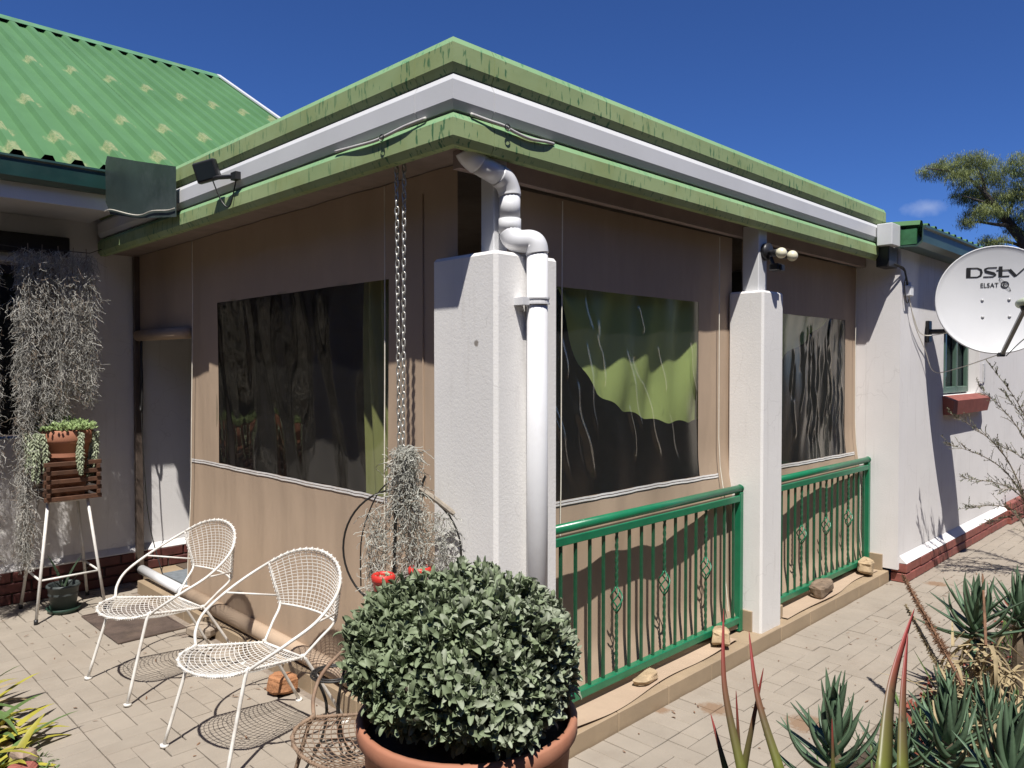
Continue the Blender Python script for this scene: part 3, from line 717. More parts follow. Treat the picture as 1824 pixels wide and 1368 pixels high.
def cl2(s, t):
    x = 4.35 + 1.25 * s; low = 1.42 + .52 * s; z = 2.0 + (low - 2.0) * t
    return V(x, 2.345 + .02 * math.sin(s * 24 + t) + .01 * math.sin(s * 9 + t * 4), z)
tag(MB().grid(cl2, linspace(0, 1, 50), linspace(0, 1, 16)).build('green_cloth', LIME, None, True), 'lime green cloth tied aslant behind the wrinkled clear window', 'curtain', 'green cloths behind the blinds')
def cl3(s, t):
    z = 2.3 - 1.6 * t; y = 2.80 + .36 * s - .05 * t * (1 - s) + .02 * math.sin(t * 5)
    return V(2.15 + .03 * math.sin(s * 22 + t * .8), y, z)
OLIVE = canvas_mat('olive_curtain', (.23, .24, .085))
tag(MB().grid(cl3, linspace(0, 1, 60), linspace(0, 1, 20)).build('green_cloth', OLIVE, None, True), 'green curtain gathered at the chain end of the side window', 'curtain', 'green cloths behind the blinds')
tag(MB().box((2.12, 4.6, .081), (2.75, 5.75, .092)).build('door_rug', CARPET), 'grey striped rug just inside the porch doorway', 'rug')
tag(MB().box((5.0, 2.75, .09), (5.06, 2.81, 1.16), .004).box((4.9, 2.74, 1.0), (5.16, 2.76, 1.04), .003).build('wooden_easel', WOODD), 'brown wooden upright standing inside behind the wrinkled window', 'wooden frame')

# ================================================================== RAILINGS
BARG = M('dark_green_bar', (.014, .085, .04), .4, .25, 30, .05)
def railing(label, x0, x1, first, sp, endpost, name='railing'):
    t = thing(name, label, 'railing', ((x0 + x1) / 2, 2.17, .08), 'green balcony railings')
    y = 2.17
    MB().tube([(x0, y, .904), (x1 + .012, y, .904)], .021, 14).build('handrail', RAILG, t, True)
    MB().tube([(x1 + .012, y, .904), (x1 + .028, y, .905)], [.024, .016], 12).build('end_cap', RAILG, t, True)
    MB().box((x0, y - .019, .832), (x1 - .019, y + .019, .869), .003).build('top_rail', RAILG, t)
    MB().box((x0, y - .019, .130), (x1 - .019, y + .019, .168), .003).build('bottom_rail', RAILG, t)
    MB().box((x1 - .0185, y - .019, .081), (x1 + .0185, y + .019, .884), .003).build('post', RAILG, t)
    k = 0; x = first
    while x < x1 - .05:
        if k in (4, 8, 12):
            m = MB(); zc = .512; hb = .062
            for za, zb_ in ((.168, zc - hb), (zc + hb, .832)):     # twisted square bar
                nseg = 36; vs = []; s_ = .0062
                for i in range(nseg + 1):
                    a_ = i / nseg * (zb_ - za) * 45; z = za + (zb_ - za) * i / nseg
                    vs += [(x + s_ * 1.41 * math.cos(a_ + q * math.pi / 2), y + s_ * 1.41 * math.sin(a_ + q * math.pi / 2), z) for q in range(4)]
                m.add(vs, [(i * 4 + q, i * 4 + (q + 1) % 4, i * 4 + 4 + (q + 1) % 4, i * 4 + 4 + q) for i in range(nseg) for q in range(4)])
            bal = m.build('baluster', BARG, t)
            bm_ = MB()
            for q in range(4):
                bm_.tube([(x + (.003 + .026 * math.sin(math.pi * f)) * math.cos(q * math.pi / 2 + f * 3.4), y + (.003 + .026 * math.sin(math.pi * f)) * math.sin(q * math.pi / 2 + f * 3.4), zc - hb + 2 * hb * f) for f in linspace(0, 1, 13)], .0038, 5)
            bm_.build('basket', RAILG, bal, True)
        else:
            MB().box((x - .006, y - .006, .168), (x + .006, y + .006, .832)).build('baluster', BARG, t)
        k += 1; x += sp
    return t
railing('green steel railing between the corner pillar and the slim pillar', 2.33, 4.02, 2.467, .0993, True)
railing('green steel railing between the slim pillar and the house wall', 4.32, 5.975, 4.46, .0965, True)

# ================================================================== DOWNPIPE
dp = thing('downpipe', 'white plastic downpipe bending around the corner pillar', 'downpipe', (2.14, 2.005, 0))
r_ = .041; A = [V(1.885, 2.125, 2.405), V(1.90, 2.122, 2.385), V(1.935, 2.118, 2.365)]
MB().tube(spline(A, 5), r_ + .003, 18).build('elbow', PVC, dp, True)
MB().tube([V(1.937, 2.118, 2.364), V(2.03, 2.108, 2.335)], r_, 18).build('pipe', PVC, dp, True)
MB().tube(spline([V(2.031, 2.108, 2.3345), V(2.065, 2.104, 2.318), V(2.085, 2.102, 2.285), V(2.088, 2.10, 2.262)], 5), r_ + .003, 18).build('elbow', PVC, dp, True)
MB().tube([V(2.088, 2.10, 2.2615), V(2.088, 2.10, 2.175)], r_, 18).build('pipe', PVC, dp, True)
MB().tube([V(2.088, 2.10, 2.1745), V(2.088, 2.10, 2.122)], r_ + .003, 18).build('socket', PVC, dp, True)
MB().tube(spline([V(2.088, 2.098, 2.1215), V(2.091, 2.082, 2.095), V(2.105, 2.055, 2.085), V(2.125, 2.025, 2.084), V(2.136, 2.008, 2.07), V(2.14, 2.003, 2.035)], 6), r_ + .003, 18).build('elbow', PVC, dp, True)
MB().tube([V(2.14, 2.003, 2.0345), V(2.14, 2.003, .235)], r_, 24).build('pipe', PVC, dp, True)
MB().tube(spline([V(2.14, 2.003, .2345), V(2.145, 1.998, .18), V(2.17, 1.985, .125), V(2.235, 1.955, .09)], 6), r_ + .004, 18, caps=False).build('shoe', PVC, dp, True)
MB().tube([V(2.14, 2.003, 1.868), V(2.14, 2.003, 1.862)], r_ + .007, 20).tube([V(2.14, 2.003, 1.848), V(2.14, 2.003, 1.842)], r_ + .007, 20).tube([V(2.14, 2.003, 1.862), V(2.14, 2.003, 1.848)], r_ + .004, 20).box((2.06, 2.0, 1.838), (2.10, 2.05, 1.866)).build('bracket', PVC, dp)

# ================================================================== LIGHTS, BOXES, CABLES
fl = thing('floodlight', 'black floodlight clamped to the white gutter on the left', 'floodlight', (1.70, 3.8, 2.54))
fm = Matrix.Translation((1.665, 3.86, 2.60)) @ Matrix.Rotation(R(40), 4, 'Z') @ Matrix.Rotation(R(-14), 4, 'X') @ Matrix.Rotation(R(-10), 4, 'Y')
def tf(m, mt): m.v = [tuple(mt @ Vector(v)) for v in m.v]; return m
fm = fm @ Matrix.Scale(.8, 4)
tf(MB().box((-.03, -.075, -.065), (.02, .075, .065), .008), fm).build('housing', BLACKPL, fl)
tf(MB().box((-.034, -.06, -.05), (-.0305, .06, .05)), fm).build('lens', GLASS, fl)
tf(MB().box((.021, -.05, -.04), (.045, .05, .04), .006), fm).build('heat_sink', BLACKPL, fl)
MB().tube([(1.68, 3.83, 2.565), (1.715, 3.74, 2.56), (1.74, 3.70, 2.56)], .011, 6).box((1.722, 3.665, 2.54), (1.7505, 3.72, 2.578)).build('clamp', BLACKPL, fl)
MB().tube(spline([(1.68, 3.83, 2.55), (1.715, 3.81, 2.45), (1.735, 3.76, 2.42), (1.745, 3.71, 2.54)], 6), .0035, 5).build('cable', BLACKW, fl)
sl = thing('security_light', 'black twin bulb security light fixed to the slim pillar post', 'lamp', (4.17, 2.09, 2.24))
MB().tube([(4.17, 2.099, 2.27), (4.17, 2.07, 2.27)], .05, 20).build('base', BLACKPL, sl, True)
for p in ((4.10, 1.965, 2.243), (4.215, 1.955, 2.238)):
    pv_ = Vector(p); q = V(4.165, 2.07, 2.262); d = (pv_ - q).normalized()
    MB().tube([q, q + d * .06, pv_ - d * .028], [.014, .021, .024], 12).build('holder', BLACKPL, sl, True)
    MB().tube([pv_ + d * .031 * math.sin(a_) for a_ in linspace(-1.45, 1.57, 12)], [max(.001, .031 * math.cos(a_)) for a_ in linspace(-1.45, 1.57, 12)], 16).build('bulb', BULB, sl, True)
MB().box((4.135, 2.0, 2.155), (4.195, 2.06, 2.195), .006).tube([(4.165, 2.06, 2.235), (4.165, 2.04, 2.18)], .012, 8).box((4.145, 1.985, 2.150), (4.19, 1.9995, 2.188), .004).build('sensor', BLACKPL, sl)
jb = tag(MB().box((6.06, 1.905, 2.13), (6.13, 1.954, 2.21), .006).tube([(6.095, 1.93, 2.212), (6.095, 1.93, 2.235)], .02, 10).build('junction_box', PVC), 'small white junction box on the house wall below the gutter', 'junction box')
kb = thing('wall_cables', 'thin cables looping down the house wall towards the satellite dish', 'cable', (6.1, 1.95, 2.4))
MB().tube(spline([(5.90, 1.985, 2.36), (5.97, 1.93, 2.33), (6.03, 1.93, 2.28), (6.07, 1.93, 2.21)], 8), .007, 6).tube(spline([(5.93, 1.985, 2.36), (6.0, 1.925, 2.30), (6.02, 1.935, 2.2), (6.04, 1.93, 2.10), (6.08, 1.93, 2.08), (6.11, 1.93, 2.12)], 8), .004, 5).build('cable', BLACKW, kb)
MB().tube(spline([(6.09, 1.93, 2.13), (6.2, 1.925, 1.98), (6.36, 1.92, 1.86), (6.55, 1.85, 1.86), (6.60, 1.6, 1.92)], 8), .0035, 5).tube(spline([(6.11, 1.93, 2.13), (6.22, 1.925, 1.93), (6.45, 1.92, 1.74), (6.62, 1.90, 1.57), (6.72, 1.75, 1.60), (6.66, 1.42, 1.72)], 8), .0035, 5).build('cable', CORD, kb)
tag(MB().box((8.255, 1.945, 1.46), (8.31, 1.9545, 1.64), .002).box((8.267, 1.942, 1.50), (8.298, 1.9448, 1.62)).tube([(8.26, 1.94, 1.47), (8.2, 1.945, 1.47), (8.0, 1.95, 1.47)], .003, 4).build('meter_box', M('meter_grey', (.5, .5, .5), .5, .2, 60)), 'small pale louvred box on the wall right of the red sill', 'wall box')

# ================================================================== SATELLITE DISH
DC = V(6.615, 1.478, 2.112); DR = .400
dn = Vector((-.89, -.40, .10)).normalized(); dx = Vector((0, 0, 1)).cross(dn).normalized(); dy = dn.cross(dx)
dish = thing('satellite_dish', 'round white satellite dish on a black wall arm', 'satellite dish', DC)
dish.rotation_euler = Matrix((dx, dy, dn)).transposed().to_euler()
KD = .055 / DR ** 2
prf = [(.0001, -.055)] + [(r, -.055 + KD * r * r) for r in linspace(.04, DR, 14)[0:]] + [(DR + .004, .004), (DR + .010, .002), (DR + .011, -.010), (DR + .004, -.014)] + [(r, -.063 + KD * r * r) for r in linspace(DR, .04, 8)] + [(.0001, -.063)]
MB().lathe(prf, (0, 0, 0), 72).build('reflector', DISHM, dish, True, True)
inv = Matrix((dx, dy, dn))
def toL(p): return inv @ (Vector(p) - DC)
def surf(x, y, h=.003): return V(x, y, -.055 + KD * (x * x + y * y) + h)
for bx_ in (-.085, .09):
    for by_ in (.005, -.125):
        MB().lathe([(.0001, .007), (.008, .006), (.011, .002), (.012, -.004)], surf(bx_, by_), 12).build('bolt', M('bolt_grey', (.4, .4, .4), .4), dish, True, True)
def text_mesh(body, h, wd, cx_, cy_, bold, shear=0):
    cu = bpy.data.curves.new('t', 'FONT'); cu.body = body; cu.size = 1; cu.offset = bold; cu.shear = shear; cu.align_x = 'CENTER'; cu.align_y = 'CENTER'; cu.space_character = 1.05
    ob = bpy.data.objects.new('t', cu); COL.objects.link(ob); bpy.context.view_layer.update()
    me = bpy.data.meshes.new_from_object(ob.evaluated_get(bpy.context.evaluated_depsgraph_get()))
    vs = [v.co.copy() for v in me.vertices]; fs = [tuple(p.vertices) for p in me.polygons]
    bpy.data.objects.remove(ob); bpy.data.curves.remove(cu); bpy.data.meshes.remove(me)
    xs = [v.x for v in vs]; ys = [v.y for v in vs]; sx = wd / (max(xs) - min(xs)); sy = h / (max(ys) - min(ys)); mx, my = (max(xs) + min(xs)) / 2, (max(ys) + min(ys)) / 2
    return [surf(cx_ + (v.x - mx) * sx, cy_ + (v.y - my) * sy, .0035) for v in vs], fs
m = MB()
# wide block lettering drawn as strokes with thick stems and thin horizontals: D S t v
def stroke(pts, wds):
    vs = []; fs = []
    for i, (x_, y_) in enumerate(pts):
        a_ = Vector(pts[max(0, i - 1)]); b_ = Vector(pts[min(len(pts) - 1, i + 1)]); d = (b_ - a_).normalized(); n_ = Vector((-d.y, d.x)); w_ = wds[i] / 2 if isinstance(wds, list) else wds / 2
        # keep stems fat and horizontals thin
        vs += [surf(x_ + n_.x * w_, y_ + n_.y * w_, .0035), surf(x_ - n_.x * w_, y_ - n_.y * w_, .0035)]
    for i in range(len(pts) - 1): fs.append((2 * i, 2 * i + 1, 2 * i + 3, 2 * i + 2))
    m.add(vs, fs)
LY, LH = .215, .075; x_ = -.195; t_ = .008
def poly(pts): m.add([surf(a_, b_, .0035) for a_, b_ in pts], [tuple(range(len(pts)))])
y0, y1 = LY - LH / 2, LY + LH / 2
poly([(x_, y0), (x_ + .03, y0), (x_ + .03, y1), (x_, y1)])
stroke([(x_ + .03, y1 - t_ / 2), (x_ + .075, y1 - t_ / 2), (x_ + .098, y1 - .016), (x_ + .103, LY), (x_ + .098, y0 + .016), (x_ + .075, y0 + t_ / 2), (x_ + .03, y0 + t_ / 2)], [t_, t_, .014, .018, .014, t_, t_])
stroke([(x_ + .205, y1 - t_ / 2), (x_ + .145, y1 - t_ / 2), (x_ + .125, y1 - .013), (x_ + .13, LY + .008), (x_ + .185, LY - .010), (x_ + .196, y0 + .018), (x_ + .18, y0 + t_ / 2), (x_ + .115, y0 + t_ / 2)], [t_, t_, .014, .019, .019, .015, t_, t_])
poly([(x_ + .215, y0), (x_ + .24, y0), (x_ + .24, y1 + .003), (x_ + .215, y1 + .003)])
stroke([(x_ + .20, LY + .012), (x_ + .285, LY + .012)], t_); stroke([(x_ + .24, y0 + t_ / 2), (x_ + .285, y0 + t_ / 2)], t_)
stroke([(x_ + .285, LY + .014), (x_ + .325, y0 + .002)], .020); stroke([(x_ + .325, y0 + .002), (x_ + .395, y1 - .002)], [.008, .007])
m.build('broadcaster_lettering', DISHB, dish, False, True)
vs, fs = text_mesh('ELSAT', .035, .118, -.038, .118, .012); MB().add(vs, fs).build('lettering', DISHB, dish, False, True)
m = MB()
for r0, r1 in ((.020, .027),):
    pts = []
    for i in range(29): a_ = 2 * math.pi * i / 28; pts += [surf(.062 + r0 * math.cos(a_), .118 + r0 * math.sin(a_), .0036), surf(.062 + r1 * math.cos(a_), .118 + r1 * math.sin(a_), .0036)]
    m.add(pts, [(2 * i, 2 * i + 1, 2 * i + 3, 2 * i + 2) for i in range(28)])
pts = []
for i in range(41):
    a_ = 2 * math.pi * i / 40; ca, sa = math.cos(a_), math.sin(a_)
    for k_ in (1.0, .90): px_, py_ = .062 * k_ * ca, (.0125 * k_ - .0016 * (k_ < 1)) * sa; c_, s_ = math.cos(-.93), math.sin(-.93); pts.append(surf(.062 + px_ * c_ - py_ * s_, .118 + px_ * s_ + py_ * c_, .0042))
m.add(pts, [(2 * i, 2 * i + 1, 2 * i + 3, 2 * i + 2) for i in range(40) if not (16 < i < 23 and False)])
vs, fs = text_mesh('E', .026, .022, .062, .118, .02); m.add([v + V(0, 0, .001) for v in vs], fs)
m.build('ring_logo', DISHB, dish, False, True)
# feed arm from the lower rim, LNB in front, wall arm behind
GREYM = M('grey_metal', (.30, .30, .29), .4, .1, 8, metal=.3)
arm0 = V(.03, -DR - .012, -.005); arm1 = V(.09, -.14, .36)
MB().bar(arm0, arm1, .022, .026, (1, 0, 0)).build('feed_arm', GREYM, dish, False, True)
MB().box((.0, -DR - .03, -.03), (.05, -DR + .0, .006), .003).build('arm_clamp', BLACKPL, dish, False, True)
MB().tube([arm1 + V(0, .0, .01), arm1 + V(-.005, .035, -.02)], .024, 12).build('feed_holder', BLACKPL, dish, True, True)
MB().tube([arm1 + V(-.015, .045, -.05), arm1 + V(-.012, .048, -.02), arm1 + V(.0, .052, .05)], [.032, .030, .026], 14).build('feed_horn', M('feed_cream', (.45, .5, .38), .5), dish, True, True)
MB().tube(spline([arm1 + V(0, .03, .03), arm1 + V(.10, -.12, 0), arm1 + V(.02, -.2, -.15), V(.05, -DR - .03, .02)], 8), .0035, 5).build('cable', BLACKW, dish, False, True)
wl = [toL(p) for p in ((6.60, 1.953, 1.885), (6.69, 1.66, 1.885), (6.715, 1.60, 1.92), (6.725, 1.545, 2.09))]
MB().tube(wl, .019, 12).build('wall_arm', BLACKPL, dish, False, True)
m = MB().box((6.565, 1.925, 1.80), (6.635, 1.954, 1.97), .004); m.v = [tuple(toL(v)) for v in m.v]; m.build('wall_plate', BLACKPL, dish, False, True)

# ================================================================== WIRE CHAIRS
def wire_chair(label, cx_, cy_, mat, group, rot=0, name='wire_chair'):
    t = thing(name, label, 'chair', (cx_ + .25, cy_, 0), group); t.rotation_euler = (0, 0, rot)
    off = V(-.25, 0, 0)
    def L(p): return Vector(p) + off
    hoop = spline([(0, .205, .40), (.03, .262, .445), (.10, .315, .50), (.235, .338, .568), (.375, .29, .652), (.46, .17, .728), (.488, 0, .756), (.46, -.17, .728), (.375, -.29, .652), (.235, -.338, .568), (.10, -.315, .50), (.03, -.262, .445), (0, -.205, .40)], 8)
    MB().tube([L(p) for p in hoop], .0068, 8).build('hoop', mat, t, True, True)
    # seat
    fa = lambda s: V(-.145 * math.cos(s * math.pi / 2) ** .8, .205 * math.sin(s * math.pi / 2), .40 - .012 * math.cos(s * math.pi / 2))
    ba = lambda s: V(.295, .145 * s, .348)
    def seat(s, q):
        a_, b_ = ba(s), fa(s); p = a_.lerp(b_, q); p.z -= .035 * math.sin(math.pi * min(1, q * 1.05)) * (1 - s * s); return p
    rim = [seat(-1, q) for q in linspace(0, 1, 8)] + [fa(s) for s in linspace(-.95, .95, 22)] + [seat(1, q) for q in linspace(1, 0, 8)]
    sm = MB()
    for s in linspace(-1, 1, 19)[1:-1]: sm.tube([L(seat(s, q)) for q in linspace(0, 1, 14)], 0.00185, 4, caps=False)
    for q in linspace(0, 1, 20)[1:-1]: sm.tube([L(seat(s, q)) for s in linspace(-1, 1, 14)], 0.00185, 4, caps=False)
    st = MB().tube([L(p) for p in rim], .0062, 7, closed=True).build('seat_rim', mat, t, True, True)
    # wire wound round the rim
    hel = []; N = 260
    for i in range(N):
        f = i / (N - 1) * (len(rim) - 1.001); j = int(f); p = rim[j].lerp(rim[j + 1], f - j); d = (rim[j + 1] - rim[j]).normalized(); u = d.cross(V(0, 0, 1)).normalized(); a_ = i * 2.2
        hel.append(L(p + u * .0085 * math.cos(a_) + V(0, 0, 1) * .0085 * math.sin(a_)))
    sm.tube(hel, .0019, 4, caps=False); sm.build('seat_mesh', mat, t, False, True)
    # back
    hp = hoop; n = len(hp); i0, i1 = int(n * .355), int(n * .645)
    arc = hp[i0:i1 + 1]
    def top(s): f = (s + 1) / 2 * (len(arc) - 1.001); j = int(f); return arc[j].lerp(arc[j + 1], f - j)
    bo = lambda s: V(.425 + .03 * (1 - s * s), -.20 * s * -1 * -1, .49)
    def back(s, q):
        p = V(.42 + .035 * (1 - s * s), -.205 * s, .485).lerp(top(s), q); p.x += .02 * math.sin(math.pi * q) * (1 - s * s); return p
    bk = MB()
    for s in linspace(-1, 1, 18)[1:-1]: bk.tube([L(back(s, q)) for q in linspace(0, 1, 8)], 0.00185, 4, caps=False)
    for q in linspace(0, 1, 18)[1:-1]: bk.tube([L(back(s, q)) for s in linspace(-1, 1, 16)], 0.00185, 4, caps=False)
    for sg_ in (-1, 1):
        hel = []
        for i in range(110):
            q = i / 109; p = back(sg_, q); a_ = i * 2.3; hel.append(L(p + V(.0095 * math.cos(a_), .0095 * math.sin(a_), 0)))
        bk.tube(hel, .0019, 4, caps=False)
    hel = []
    for i in range(160): q = -1 + 2 * i / 159; p = top(q); a_ = i * 2.3; hel.append(L(p + V(.0105 * math.cos(a_), 0, .0105 * math.sin(a_))))
    bk.tube(hel, .0019, 4, caps=False)
    bk.build('back_mesh', mat, t, False, True)
    MB().tube([L(back(s, 0)) for s in linspace(-1, 1, 12)], .0055, 6).build('back_bar', mat, t, True, True)
    for sg_ in (1, -1):
        bot = back(-sg_, 0); tp = back(-sg_, 1)
        MB().tube([L(p) for p in spline([V(.295, .145 * sg_, .348), V(.36, .176 * sg_, .418), bot, bot.lerp(tp, .5), tp], 5)], .0064, 7).build('upright', mat, t, True, True)
        j = hoop[23] if sg_ > 0 else hoop[-24]
        MB().tube([L(p) for p in (j, bot.lerp(tp, .2))], .0048, 6).build('arm_brace', mat, t, True, True)
        MB().tube([L(p) for p in spline([V(0, .203 * sg_, .398), V(-.02, .207 * sg_, .375), V(-.125, .238 * sg_, .014)], 4)], .0078, 8).tube([L(V(-.125, .238 * sg_, .012)), L(V(-.127, .239 * sg_, .001))], .018, 10).build('leg', mat, t, True, True)
        MB().tube([L(p) for p in spline([V(.295, .145 * sg_, .348), V(.31, .148 * sg_, .335), V(.50, .175 * sg_, .012)], 4)], .0074, 8).tube([L(V(.50, .175 * sg_, .011)), L(V(.503, .176 * sg_, .001))], .016, 10).build('leg', mat, t, True, True)
    return t
wire_chair('white wire garden chair beside the doormat', 1.348, 4.075, STEELW, 'wire garden chairs', R(4))
wire_chair('white wire garden chair in front of the wide blind', 1.362, 3.09, STEELW, 'wire garden chairs', R(6))
wire_chair('rusty wire garden chair half hidden behind the big potted shrub', 1.345, 2.10, RUST, 'wire garden chairs', R(-2))

# ================================================================== LEFT: STAND, CRATE, POTS, MAT
ps = thing('plant_stand', 'tall white metal plant stand under the slatted crate', 'plant stand', (1.447, 5.655, 0))
ft = [(1.237, 5.427), (1.25, 5.865), (1.656, 5.88), (1.643, 5.452)]; tp = [(1.337, 5.535), (1.337, 5.765), (1.567, 5.765), (1.567, 5.535)]
for (a_, b_), (c_, d_) in zip(ft, tp):
    lg = MB().tube([(a_, b_, .012), (c_, d_, .735)], .0095, 8).build('leg', STEELW, ps, True)
    MB().tube([(a_, b_, 0), (a_, b_, .03)], .0125, 8).build('rubber_foot', BLACKPL, lg, True)
for i in range(4):
    q = .26 / .735; A_ = [V(ft[k_][0], ft[k_][1], 0).lerp(V(tp[k_][0], tp[k_][1], .735), q) for k_ in (i, (i + 1) % 4)]
    MB().tube(A_, .007, 6).build('crossbar', STEELW, ps, True)
MB().tube([(tp[i][0], tp[i][1], .735) for i in range(4)], .006, 6, closed=True).build('top_ring', STEELW, ps)
cr = thing('slatted_crate', 'dark wooden slatted crate on the plant stand', 'crate', (1.475, 5.65, .742))
cx0, cx1, cy0, cy1 = 1.31, 1.645, 5.49, 5.815
for lv in range(9):
    z = .742 + lv * .028
    if lv % 2 == 0:
        for yy in (cy0 + .01, cy1 - .032): MB().box((cx0, yy, z), (cx1, yy + .022, z + .0275), .002).build('slat', WOODD, cr)
    else:
        for xx in (cx0 + .01, cx1 - .032): MB().box((xx, cy0, z), (xx + .022, cy1, z + .0275), .002).build('slat', WOODD, cr)
for xx in linspace(cx0 + .045, cx1 - .07, 5): MB().box((xx, cy0 + .033, .7425), (xx + .035, cy1 - .033, .757)).build('base_slat', WOODD, cr)
def pot(name, label, c, rt_, rb_, h, mat, cat='pot', lip=.02, lh=.04, group=None, soil=True):
    t = thing(name, label, cat, c, group)
    MB().lathe([(.001, 0), (rb_, 0), (rb_ + (rt_ - rb_) * .9, h - lh), (rt_ + lip * .2, h - lh), (rt_ + lip, h - lh * .7), (rt_ + lip, h - .006), (rt_ + lip - .006, h), (rt_ - .004, h), (rt_ - .01, h - .01), (rb_ + (rt_ - rb_) * .75, h * .6)], c, 40).build('bowl', mat, t, True)
    if soil: MB().lathe([(.001, h - .05), (rt_ * .55, h - .045), (rt_ - .008, h - .055)], c, 24).build('potting_soil', M('potting_soil', (.05, .035, .025), .95, .3, 60, .6, 90), t)
    return t
pot('terracotta_pot', 'terracotta pot set in the slatted crate', (1.475, 5.65, .758), .145, .105, .435, TERRA, lip=.012, lh=.09)
sed = thing('trailing_sedum', 'pale green trailing sedum spilling over the pot in the crate', 'plant', (1.475, 5.65, 1.15))
def bead(m, p, d, L_, w_):
    d = Vector(d).normalized(); u = d.orthogonal().normalized(); v = d.cross(u); q = p + d * L_ * .45
    m.add([p, q + u * w_, q + v * w_, q - u * w_, q - v * w_, p + d * L_], [(0, 2, 1), (0, 3, 2), (0, 4, 3), (0, 1, 4), (5, 1, 2), (5, 2, 3), (5, 3, 4), (5, 4, 1)])
m = MB()
for i in range(700):
    a_ = rnd(0, 6.283); r0 = .172 * math.sqrt(random.random()); p = V(1.475 + r0 * math.cos(a_), 5.65 + r0 * math.sin(a_), 1.19 + .055 * random.random() * (1.45 - r0 / .172))
    bead(m, p, (rnd(-1, 1), rnd(-1, 1), rnd(.2, 1.2)), .034, .009)
m.build('crown', SEDUM, sed)
c_ = V(1.475, 5.65, 0)
for px_, ztop, zbot in ((48, 1.19, .93), (58, 1.18, .88), (68, 1.185, .86), (76, 1.18, .93), (138, 1.185, .905), (141, 1.175, .92), (160, 1.19, .86), (168, 1.185, .83), (174, 1.18, .84), (165, 1.185, .95), (54, 1.185, .97)):
    p = on(px_, 760, 1, 5.55); dirv = V(p.x - c_.x, 5.53 - c_.y, 0)
    if px_ in (138, 141): base = V(p.x, 5.485, 0)
    else: dirv.normalize(); base = V(p.x, 5.57 + rnd(-.04, .03), 0)
    m = MB(); N = int((ztop - zbot) / .0115); cvx, cvy = rnd(-.02, .02), rnd(-.012, .006)
    for i in range(N):
        z = ztop - (ztop - zbot) * i / N; tp_ = .55 + .45 * math.sin(math.pi * min(1, .15 + i / N * .9))
        for k_ in range(4):
            a_ = k_ * 1.571 + i * .8 + rnd(-.3, .3); dv = V(math.cos(a_), math.sin(a_), -1.1 + rnd(-.2, .3)); q_ = i / N; bead(m, V(base.x + cvx * math.sin(q_ * 2.6) + rnd(-.002, .002), base.y + cvy * math.sin(q_ * 3), z + rnd(-.003, .003)) + dv * .003, dv, .032 * tp_ * rnd(.8, 1.1), .0082)
    m.build('tail', SEDUM2, sed)
pot('grey_pot', 'small dark grey plastic pot under the plant stand', (1.435, 5.60, .02), .094, .072, .165, POTG, lip=.006, lh=.02)
tag(MB().lathe([(.001, .0), (.085, .0), (.098, .03), (.102, .03), (.088, -.004 + .006), (.001, .004)], (1.435, 5.60, .004), 28).build('saucer', M('dark_green_saucer', (.02, .05, .035), .45), None, True), 'dark green saucer beneath the small grey pot', 'saucer')
sp = thing('strap_plant', 'small dark strap leaved plant in the grey pot', 'plant', (1.435, 5.60, .14))
for a_, el, L_ in ((2.2, 75, .27), (.3, 70, .25), (-.6, 55, .24), (3.4, 60, .12), (1.2, 50, .12), (4.4, 45, .11), (5.3, 35, .1), (2.8, 30, .11)):
    d = V(math.cos(a_) * math.cos(R(el)), math.sin(a_) * math.cos(R(el)), math.sin(R(el)))
    MB().leaf((1.435, 5.60, .135), d, V(0, 0, 1), L_, .024, .4, .35, 6).build('leaf', M('dark_strap_leaf', (.03, .05, .028), .4, .3, 20), sp, True)
m = MB()
def mf(u, v): return V(u, v, .006 + .003 * math.sin(u * 19) * math.sin(v * 13))
m.grid(mf, linspace(1.485, 1.87, 12), linspace(4.70, 5.385, 16)); 
m.tube([(1.485, 4.70, .006), (1.87, 4.70, .006), (1.87, 5.385, .006), (1.485, 5.385, .006)], .006, 5, closed=True)
tag(m.build('doormat', MATM), 'worn brown doormat on the paving in front of the step', 'doormat')
def stone(name, label, c, sz, mat, rotz=0, group=None, seed=0, cat='stone', rough_=.22):
    rr = random.Random(seed); m = MB(); nu, nv = 14, 9; vs = []
    ph = [rr.uniform(0, 6.28) for _ in range(8)]
    for j in range(nv + 1):
        th = math.pi * j / nv
        for i in range(nu):
            a_ = 2 * math.pi * i / nu
            x, y, z = math.sin(th) * math.cos(a_), math.sin(th) * math.sin(a_), math.cos(th)
            e = .5; x, y, z = [math.copysign(abs(q) ** e, q) for q in (x, y, z)]
            k_ = 1 + rough_ * (math.sin(3 * x + ph[0]) * math.sin(2.7 * y + ph[1]) + .6 * math.sin(4.4 * z + ph[2] + x * 2)) * .6 + rr.uniform(-.05, .05)
            p = Matrix.Rotation(rotz, 3, 'Z') @ V(x * sz[0] / 2 * k_, y * sz[1] / 2 * k_, z * sz[2] / 2 * k_)
            vs.append(p + Vector(c) + V(0, 0, sz[2] / 2))
    zmin = min(v.z for v in vs); vs = [v - V(0, 0, zmin - c[2]) for v in vs]
    m.add(vs, [(j * nu + i, (j + 1) * nu + i, (j + 1) * nu + (i + 1) % nu, j * nu + (i + 1) % nu) for j in range(nv) for i in range(nu)])
    return tag(m.build(name, mat, None, False, loc=c), label, cat, group)
stone('flat_stone', 'thin ochre stone on the canvas flap nearest the corner pillar', (3.03, 2.115, .0905), (.17, .07, .035), STONEO, .15, 'stones weighing down the canvas flaps', 3)
stone('flat_stone', 'pale ochre stone on the canvas flap beside the slim pillar', (3.72, 2.11, .0905), (.13, .09, .085), STONEO, .5, 'stones weighing down the canvas flaps', 5)
